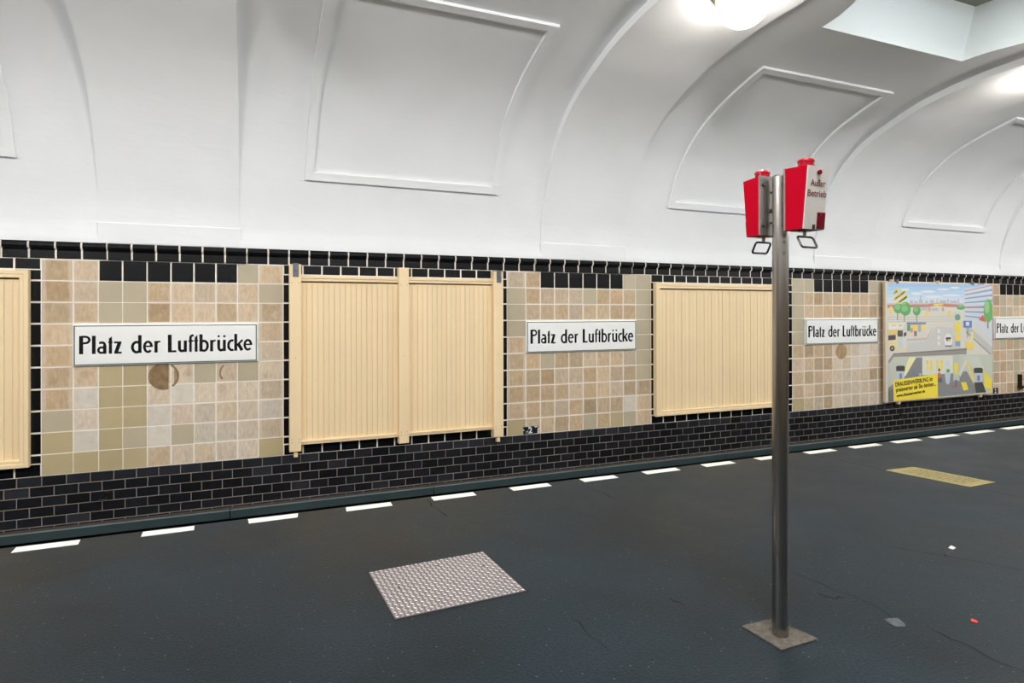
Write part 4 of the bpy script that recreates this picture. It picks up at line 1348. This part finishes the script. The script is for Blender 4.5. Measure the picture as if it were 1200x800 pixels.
rows = [((221, 216, 202), [(0.003, 0.003), (0.997, 0.003), (0.997, 0.997), (0.003, 0.997)])]
for line in PRINT.strip().split('\n'):
    c, p = line.split(':')
    v = [min(max(float(q), 0.003), 0.997) for q in p.split()]
    rows.append((tuple(int(q) for q in c.split(',')), list(zip(v[0::2], v[1::2]))))
STICK = rows[-4]
bars = rows[-3:]
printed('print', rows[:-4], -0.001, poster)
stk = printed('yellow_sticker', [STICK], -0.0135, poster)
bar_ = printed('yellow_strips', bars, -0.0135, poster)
tx = MB()
(xa, za), (xb, zb) = STICK[1][0], STICK[1][1]
ang = math.atan2((zb - za) * PH, (xb - xa) * PW)
for body, u, v, wid, size, it in (('DRAUSSENWERBUNG ist', 0.078, 0.128, 1.14, 0.12, 0.0), ('preiswerter als Sie denken...', 0.084, 0.083, 1.22, 0.12, 0.0), ('www.draussenwerber.de', 0.088, 0.040, 0.86, 0.085, 0.0)):
    vf = text_mesh(body, size, 0.003, 'LEFT', None)
    x0, x1 = min(p[0] for p in vf[0]), max(p[0] for p in vf[0])
    k = wid / (x1 - x0)
    vf = ([((p[0] - x0) * k, p[1], 0) for p in vf[0]], vf[1])
    add_text(tx, vf, lambda a, c_, u=u, v=v: (u * PW + a * math.cos(ang) - c_ * math.sin(ang), -0.0142, v * PH + a * math.sin(ang) + c_ * math.cos(ang)))
tx.build('lettering', M['ink'], stk)
tb_ = MB()
for (bb, body) in zip(bars, ('DIE', 'DRAUSSEN', 'WERBER')):
    q = bb[1]
    ax, az = q[0][0] * PW, q[0][1] * PH
    bx, bz = q[1][0] * PW, q[1][1] * PH
    dx, dz = q[3][0] * PW, q[3][1] * PH
    an = math.atan2(bz - az, bx - ax)
    ln = math.hypot(bx - ax, bz - az)
    hh = math.hypot(dx - ax, dz - az)
    vf = text_mesh(body, hh * 0.85, 0.002)
    x0, x1 = min(p[0] for p in vf[0]), max(p[0] for p in vf[0])
    k = ln * (0.5 if body == 'DIE' else 0.82) / (x1 - x0)
    mxp = (dx + (bx - ax) * 0.12, dz + (bz - az) * 0.12)
    vf = ([((p[0] - x0) * k, p[1] + hh * 0.14, 0) for p in vf[0]], vf[1])
    add_text(tb_, vf, lambda a, c_, m_=mxp, an=an: (m_[0] + a * math.cos(an) - c_ * math.sin(an), -0.0142, m_[1] + a * math.sin(an) + c_ * math.cos(an)))
tb_.build('lettering', M['ink'], bar_)

# ------------------------------------------------------------------ steel call post
CX, CY = 2.405, 2.30
post = thing('call_post', 'brushed steel call post standing in a mortar patch with two red call boxes on top', 'call post', (CX, CY, 0))
p = MB()
pr = 0.0385
n = 40
ring = lambda z, r, dx=0: [(dx + r * math.cos(2 * math.pi * i / n), r * math.sin(2 * math.pi * i / n), z) for i in range(n)]
lean = 0.010
p.grid([ring(0.0, pr), ring(0.8, pr, lean * .35), ring(2.272, pr, lean)], 0, True, True)
p.grid([ring(2.272, pr, lean), ring(2.280, pr - 0.003, lean)], 0, True, True)
p.face(ring(2.280, pr - 0.003, lean))
p.build('pole', M['steel'], post)
q = MB()
cor = [(2.290, 2.440), (2.490, 2.436), (2.545, 2.197), (2.302, 2.193)]
q.face([(x - CX, y - CY, 0.005) for x, y in cor])
for a, c in zip(cor, cor[1:] + cor[:1]):
    q.face([(a[0] - CX, a[1] - CY, 0.005), (c[0] - CX, c[1] - CY, 0.005), (c[0] - CX, c[1] - CY, -0.001), (a[0] - CX, a[1] - CY, -0.001)])
q.build('base_patch', M['patch'], post)


def call_box(sgn, written):
    """sgn = -1: front towards the platform, +1: front towards the track; all in post coordinates"""
    yb = 0.092 * sgn if sgn < 0 else 0.056       # back plate
    yft, yfb = (-0.226, -0.197) if sgn < 0 else (0.170, 0.146)
    X0, X1 = -0.068, 0.072
    zb0, zb1, zf0, zf1 = 1.990, 2.284, 1.988, 2.276
    s = MB()
    ybk = yb + 0.010 * sgn
    pr_ = [(ybk, zb0), (ybk, zb1), (yft, zf1), (yfb, zf0)]
    for x in (X0, X1):
        s.face([(x, y, z) for y, z in pr_])
    for a, c in zip(pr_, pr_[1:] + pr_[:1]):
        s.face([(X0, a[0], a[1]), (X1, a[0], a[1]), (X1, c[0], c[1]), (X0, c[0], c[1])])
    box = s.build('call_box', M['red'], post)
    bk = MB()
    y0, y1 = sorted((yb, ybk))
    bk.box(X0, X1, y0, y1, zb0 - 0.002, zb1 + 0.002)
    bk.build('back_plate', M['back_steel'], box)
    # front panel, tilted with the front of the box
    f = Vector((0, yft - yfb, zf1 - zf0))
    H_ = f.length
    f.normalize()
    nrm = Vector((0, f.z * sgn, -f.y * sgn))
    W_ = X1 - X0
    flip = 1 if sgn < 0 else -1

    def on(u, v, h):
        x = X0 + u * W_ if flip == 1 else X1 - u * W_
        base = Vector((x, yfb, zf0)) + f * (v * H_) + nrm * h
        return tuple(base)
    fp_ = MB()

    def plate(mb, u0, u1, v0, v1, h0, h1, mi=0):
        c0 = [on(u0, v0, h0), on(u1, v0, h0), on(u1, v1, h0), on(u0, v1, h0)]
        c1 = [on(u0, v0, h1), on(u1, v0, h1), on(u1, v1, h1), on(u0, v1, h1)]
        mb.face(c1, mi)
        for i in range(4):
            mb.face([c0[i], c0[(i + 1) % 4], c1[(i + 1) % 4], c1[i]], mi)
    plate(fp_, 0.035, 0.955, 0.0, 1.0, 0.0, 0.006)
    fp_.build('front_panel', M['signal_white'], box)
    lk = MB()
    plate(lk, 0.60, 0.96, 0.01, 0.275, 0.004, 0.0085, 0)
    plate(lk, 0.66, 0.86, 0.11, 0.125, 0.008, 0.0125, 0)
    plate(lk, 0.70, 0.76, 0.225, 0.25, 0.008, 0.0105, 1)
    lk.build('lock_cover', [M['red_dark'], M['chrome']], box)
    kn = MB()
    o1, o2 = Vector(on(0.52, 0.905, 0.004)), Vector(on(0.52, 0.905, 0.016))
    kn.tube([o1, o2], 0.0105, 12)
    kn.build('lock_knob', M['red_dark'], box)
    lt = MB()
    plate(lt, 0.42, 0.50, 0.0, 0.075, 0.005, 0.012)
    lt.build('latch', M['gun'], box)
    if written:
        le_ = MB()
        for body, u0, u1, v in (('Außer', 0.19, 0.87, 0.685), ('Betrieb', 0.09, 0.945, 0.52)):
            vf = text_mesh(body, 0.043, 0.0007)
            x0, x1 = min(p_[0] for p_ in vf[0]), max(p_[0] for p_ in vf[0])
            k_ = (u1 - u0) / (x1 - x0)
            vf = ([((p_[0] - x0) * k_, p_[1] / H_, 0) for p_ in vf[0]], vf[1])
            add_text(le_, vf, lambda a, c_, u0=u0, v=v: on(u0 + a, v + c_, 0.0068))
        le_.build('lettering', M['brown_red'], box)
    # red beacon on the lid
    bc = MB()
    yc = -0.158 if sgn < 0 else 0.112
    xc = 0.004
    rg = lambda r, z: [(xc + r * math.cos(2 * math.pi * i / 20), yc + r * math.sin(2 * math.pi * i / 20), z) for i in range(20)]
    bc.grid([rg(0.040, 2.278), rg(0.040, 2.290), rg(0.036, 2.291), rg(0.036, 2.308), rg(0.0385, 2.309), rg(0.0385, 2.316), rg(0.034, 2.322), rg(0.022, 2.327)], 0, False, True)
    bc.face(rg(0.022, 2.327))
    bc.build('beacon', M['red_lens'], box)
    # pull handle
    hd = MB()
    yh = -0.150 if sgn < 0 else 0.105
    hd.tube([(xc, yh, 1.992), (xc, yh, 1.982)], 0.03, 14)
    hd.tube([(xc, yh, 1.984), (xc, yh, 1.958)], 0.0085, 10)
    loop = []
    w2, hz, rr = 0.05, 0.052, 0.011
    for (ax, az, a0) in ((w2 - rr, 0 - rr, 90), (w2 - rr, -hz + rr, 0), (-w2 + rr, -hz + rr, -90), (-w2 + rr, -rr, -180)):
        for i in range(5):
            a = math.radians(a0 - 90 * i / 4)
            px_, pz_ = ax + rr * math.cos(a), az + rr * math.sin(a)
            loop.append((xc + px_, yh - 0.55 * pz_ * sgn, 1.958 + pz_))
    hd.tube(loop, 0.0055, 8, closed=True)
    hd.build('pull_handle', M['chrome'], box)
    # bolts to the pole and bolt heads on the back plate
    for pa, pb, r in ([((0.004, yb, z), (0.006, 0.032 * sgn, z), r) for z, r in ((2.205, 0.006), (2.112, 0.011), (2.052, 0.006))]
                      + [((x, yb, z), (x, yb - 0.012 * sgn, z), 0.009) for z in (2.242, 2.034) for x in (-0.045, 0.05)]):
        bo = MB()
        bo.tube([pa, pb], r, 10)
        bo.build('mounting_bolt', M['chrome'], box)


call_box(-1, True)
call_box(1, False)

# ------------------------------------------------------------------ access cover in the floor
ac = thing('access_cover', 'square checker plate access cover set in the dark asphalt', 'floor cover', (1.047, 3.539, 0))
ac.rotation_euler.z = math.radians(2.5)
a, c = 0.381, 0.320
m_ = MB()
m_.box(-a, a, -c, c, -0.02, 0.004)
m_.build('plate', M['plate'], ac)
fr = MB()
for (x0, x1, y0, y1) in ((-a - 0.012, -a - 0.002, -c - 0.01, c + 0.01), (a + 0.002, a + 0.012, -c - 0.01, c + 0.01), (-a - 0.01, a + 0.01, -c - 0.010, -c - 0.002), (-a - 0.01, a + 0.01, c + 0.002, c + 0.010)):
    fr.box(x0, x1, y0, y1, -0.01, 0.0015)
fr.build('frame', M['plate_frame'], ac)
bu = MB()
nx, ny = 27, 23
for i in range(nx):
    for j in range(ny):
        x = -a + (i + .5) * 2 * a / nx
        y = -c + (j + .5) * 2 * c / ny
        an = math.radians(45 if (i + j) % 2 else -45)
        ca_, sa_ = math.cos(an), math.sin(an)
        k0 = len(bu.v)
        for (u, v, h) in ((-.0125, 0, 0), (-.005, -.0035, 0), (.005, -.0035, 0), (.0125, 0, 0), (.005, .0035, 0), (-.005, .0035, 0), (-.006, 0, .0042), (.006, 0, .0042)):
            bu.v.append((x + u * ca_ - v * sa_, y + u * sa_ + v * ca_, 0.004 + h))
        for f in ((0, 1, 6), (1, 2, 7, 6), (2, 3, 7), (3, 4, 7), (4, 5, 6, 7), (5, 0, 6)):
            bu.f.append(tuple(k0 + q_ for q_ in f))
            bu.m.append(0)
            bu.s.append(False)
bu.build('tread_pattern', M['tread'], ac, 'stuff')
ho = MB()
for x, y in ((-0.27, 0.03), (0.03, 0.23), (0.29, 0.10)):
    ho.tube([(x, y, 0.0035), (x, y, 0.0066)], 0.009, 10)
ho.build('lifting_holes', M['gun'], ac, 'stuff')

# ------------------------------------------------------------------ small things
ys = thing('floor_sticker', 'worn yellow floor sticker with rows of faded print', 'sticker', (6.16, 3.92, 0))
q = MB()
cor = [(5.896, 4.279), (6.285, 4.262), (6.425, 3.574), (6.040, 3.566)]
loc = [(x - 6.16, y - 3.92) for x, y in cor]
q.face([(x, y, 0.0025) for x, y in loc])
for u, v in zip(loc, loc[1:] + loc[:1]):
    q.face([(u[0], u[1], 0.0025), (v[0], v[1], 0.0025), (v[0], v[1], -0.001), (u[0], u[1], -0.001)])
q.build('sheet', M['yellow_floor'], ys)
pm = MB()
A, B_, D_ = Vector(loc[0]), Vector(loc[1]), Vector(loc[3])
for row, f0 in enumerate((0.22, 0.36, 0.52, 0.66, 0.80)):
    t_ = 0.14
    while t_ < 0.84:
        ln = R.uniform(0.03, 0.09)
        p0 = A + (B_ - A) * f0 + (D_ - A) * t_
        p1 = A + (B_ - A) * f0 + (D_ - A) * min(t_ + ln, 0.87)
        wv = (B_ - A) * 0.045
        pm.face([(p0.x, p0.y, 0.0032), (p1.x, p1.y, 0.0032), (p1.x + wv.x, p1.y + wv.y, 0.0032), (p0.x + wv.x, p0.y + wv.y, 0.0032)])
        t_ += ln + R.uniform(0.012, 0.03)
pm.build('faded_print', M['yellow_ink'], ys, 'stuff')

# number stickers at the foot of the piers
s1 = thing('number_sticker', 'small torn navy sticker with a white 2 at the foot of a tiled pier', 'sticker', (3.742, D - 0.006, -0.232))
q = MB()
q.face([(0, -0.002, 0.0), (0.25, -0.002, 0.004), (0.255, -0.002, 0.118), (0.0, -0.002, 0.112)])
q.build('sheet', M['navy'], s1)
q = MB()
vf = text_mesh('2', 0.125, 0.004)
add_text(q, vf, lambda x, z: (0.085 + x * 1.05, -0.0032, 0.015 + z))
q.face([(0.205, -0.0032, 0.112), (0.18, -0.0032, 0.112), (0.20, -0.0032, 0.092), (0.235, -0.0032, 0.1), (0.245, -0.0032, 0.114)])
q.face([(0.238, -0.0032, 0.0), (0.252, -0.0032, 0.0), (0.254, -0.0032, 0.085), (0.24, -0.0032, 0.085)])
q.face([(0.055, -0.0032, 0.03), (0.085, -0.0032, 0.035), (0.075, -0.0032, 0.055)])
q.face([(0.0, -0.0032, 0.05), (0.02, -0.0032, 0.065), (0.0, -0.0032, 0.08)])
q.face([(0.07, -0.0032, 0.112), (0.12, -0.0032, 0.115), (0.10, -0.0032, 0.1)])
q.build('white_print', M['sticker_white'], s1)
q = MB()
q.face([(0.03, -0.0030, 0.004), (0.09, -0.0030, 0.002), (0.06, -0.0030, 0.06), (0.03, -0.0030, 0.05)])
q.build('teal_print', M['teal_scrap'], s1)
s2 = thing('number_sticker', 'tiny dark number sticker low on the tiles beside the poster corner', 'sticker', (15.19, D - 0.006, -0.225))
q = MB()
q.face([(0, -0.002, 0), (0.17, -0.002, 0), (0.17, -0.002, 0.13), (0, -0.002, 0.13)])
q.build('sheet', M['navy'], s2)
q = MB()
add_text(q, text_mesh('2', 0.13, 0.004), lambda x, z: (0.045 + x, -0.0032, 0.02 + z))
q.build('white_print', M['sticker_white'], s2)

# dark bracket on the last visible pier
br = thing('wall_bracket', 'dark upright iron bracket with a foot on the tiles beyond the poster', 'bracket', (16.13, D - 0.006, -0.12))
q = MB()
q.bevbox(-0.035, 0.035, -0.06, 0.0, 0.0, 0.30, 0.01)
q.build('upright', M['gun'], br)
q = MB()
q.bevbox(-0.05, 0.19, -0.11, 0.0, -0.01, 0.035, 0.008)
q.build('foot', M['gun'], br)

for (x, z, lab) in ((-1.585, -0.545, 'small black wall hook on the brick course below the stained pier'), (12.14, -0.508, 'small black wall hook on the brick course below the poster')):
    h = thing('wall_hook', lab, 'hook', (x, D - 0.004, z))
    q = MB()
    q.bevbox(-0.022, 0.022, -0.012, 0.002, -0.02, 0.06, 0.004)
    q.build('plate', M['gun'], h)
    q = MB()
    q.tube([(0, -0.008, -0.005), (0, -0.045, -0.012), (-0.03, -0.065, -0.015), (-0.075, -0.06, -0.012)], 0.011, 8)
    q.build('arm', M['gun'], h)


def scrap(x, y, w, l, rot, m, lab, z=0.0):
    q = MB()
    cr, sr = math.cos(rot), math.sin(rot)
    pts = []
    for u, v, h in ((-.5, -.4, .002), (-.1, -.5, .006), (.5, -.35, .003), (.45, .4, .009), (0, .5, .004), (-.45, .42, .003)):
        pts.append((u * w * cr - v * l * sr, u * w * sr + v * l * cr, h))
    lo = [(a, b, 0.0005) for a, b, h in pts]
    q.face(pts)
    q.face(lo)
    for i in range(6):
        j = (i + 1) % 6
        q.face([pts[i], pts[j], lo[j], lo[i]])
    o = q.build('paper_scrap', M[m])
    o.location = (x, y, z)
    tag(o, lab, 'litter')


scrap(3.436, 2.011, 0.022, 0.03, 0.5, 'scrap_red', 'tiny red scrap lying on the asphalt near a crack')
scrap(4.367, 2.694, 0.05, 0.035, 0.2, 'scrap_white', 'small crumpled white paper scrap lying on the asphalt')
scrap(4.204, 2.62, 0.03, 0.035, 1.1, 'plate_frame', 'small grey scrap lying next to the white paper scrap')
q = MB()
q.face([(x, y, 0.0014) for x, y in ((3.02, 2.203), (3.06, 2.206), (3.105, 2.19), (3.085, 2.14), (3.061, 2.114), (3.01, 2.13))])
q.build('worn_patch', M['worn'], floor)

# ------------------------------------------------------------------ lamps
LX = (RIB0 + RIB1) / 2


def dome_lamp(x, y, label, group=None):
    t = thing('ceiling_lamp', label, 'lamp', (x, y, 4.985), group)
    return t


dm = MB()
rows = []
for i in range(13):
    a = math.radians(-90 + 104 * i / 12)
    rows.append([(0.272 * math.cos(a) * math.cos(2 * math.pi * j / 28), 0.272 * math.cos(a) * math.sin(2 * math.pi * j / 28), -0.088 + 0.272 * math.sin(a)) for j in range(28)])
dm.grid(rows, 0, True, True)
rg_ = MB()
cr = lambda r, z: [(r * math.cos(2 * math.pi * j / 28), r * math.sin(2 * math.pi * j / 28), z) for j in range(28)]
rg_.grid([cr(0.276, -0.062), cr(0.298, -0.066), cr(0.302, -0.03), cr(0.30, 0.06)], 0, True, True)
protos = None
for y in (5.05, YC, 2 * YC - 5.05):
    for k in range(-2, 5):
        seen = (k == 1 and y > 3)
        crown = y == YC              # unseen row added as fill light, in the bays; none at the light well
        if crown and k in WELLS:
            continue
        t = dome_lamp((1.98 if crown else LX) + k * P, y, 'glowing opal dome lamp on the vault rib above the call post' if seen else ('unseen dome lamp added as fill light at the crown of a vault bay' if crown else 'opal dome lamp on a vault rib outside the picture'), None if seen else ('added fill lamps along the crown' if crown else 'dome lamps along the vault ribs'))
        if crown:
            t.location.z = BAY[-1][1] - 0.045
        if protos is None:
            protos = [dm.build('opal_dome', M['opal'], t), rg_.build('lamp_ring', M['brass'], t)]
        else:
            for o in protos:
                c = o.copy()
                C.objects.link(c)
                c.parent = t
                if y == YC and o is protos[0]:
                    c.material_slots[0].link = 'OBJECT'
                    c.material_slots[0].material = M['opal_fill']

# fluorescent battens up in the light wells
bt = MB()
bt.bevbox(-1.2, 1.2, -0.06, 0.06, -0.06, 0.0, 0.01)
tu = MB()
for y in (-0.045, 0.045):
    tu.tube([(-1.17, y, -0.085), (1.17, y, -0.085)], 0.018, 8)
pr2 = None
for k in WELLS:
    for yy in (-0.6, 1.5, 3.6):
        t = thing('tube_lamp', 'fluorescent batten hidden up in a ceiling light well', 'lamp', (1.98 + k * P, yy, 5.9), 'battens in the light wells')
        if pr2 is None:
            pr2 = [bt.build('housing', M['batten'], t), tu.build('tube', M['tube'], t)]
        else:
            for o in pr2:
                c = o.copy()
                C.objects.link(c)
                c.parent = t
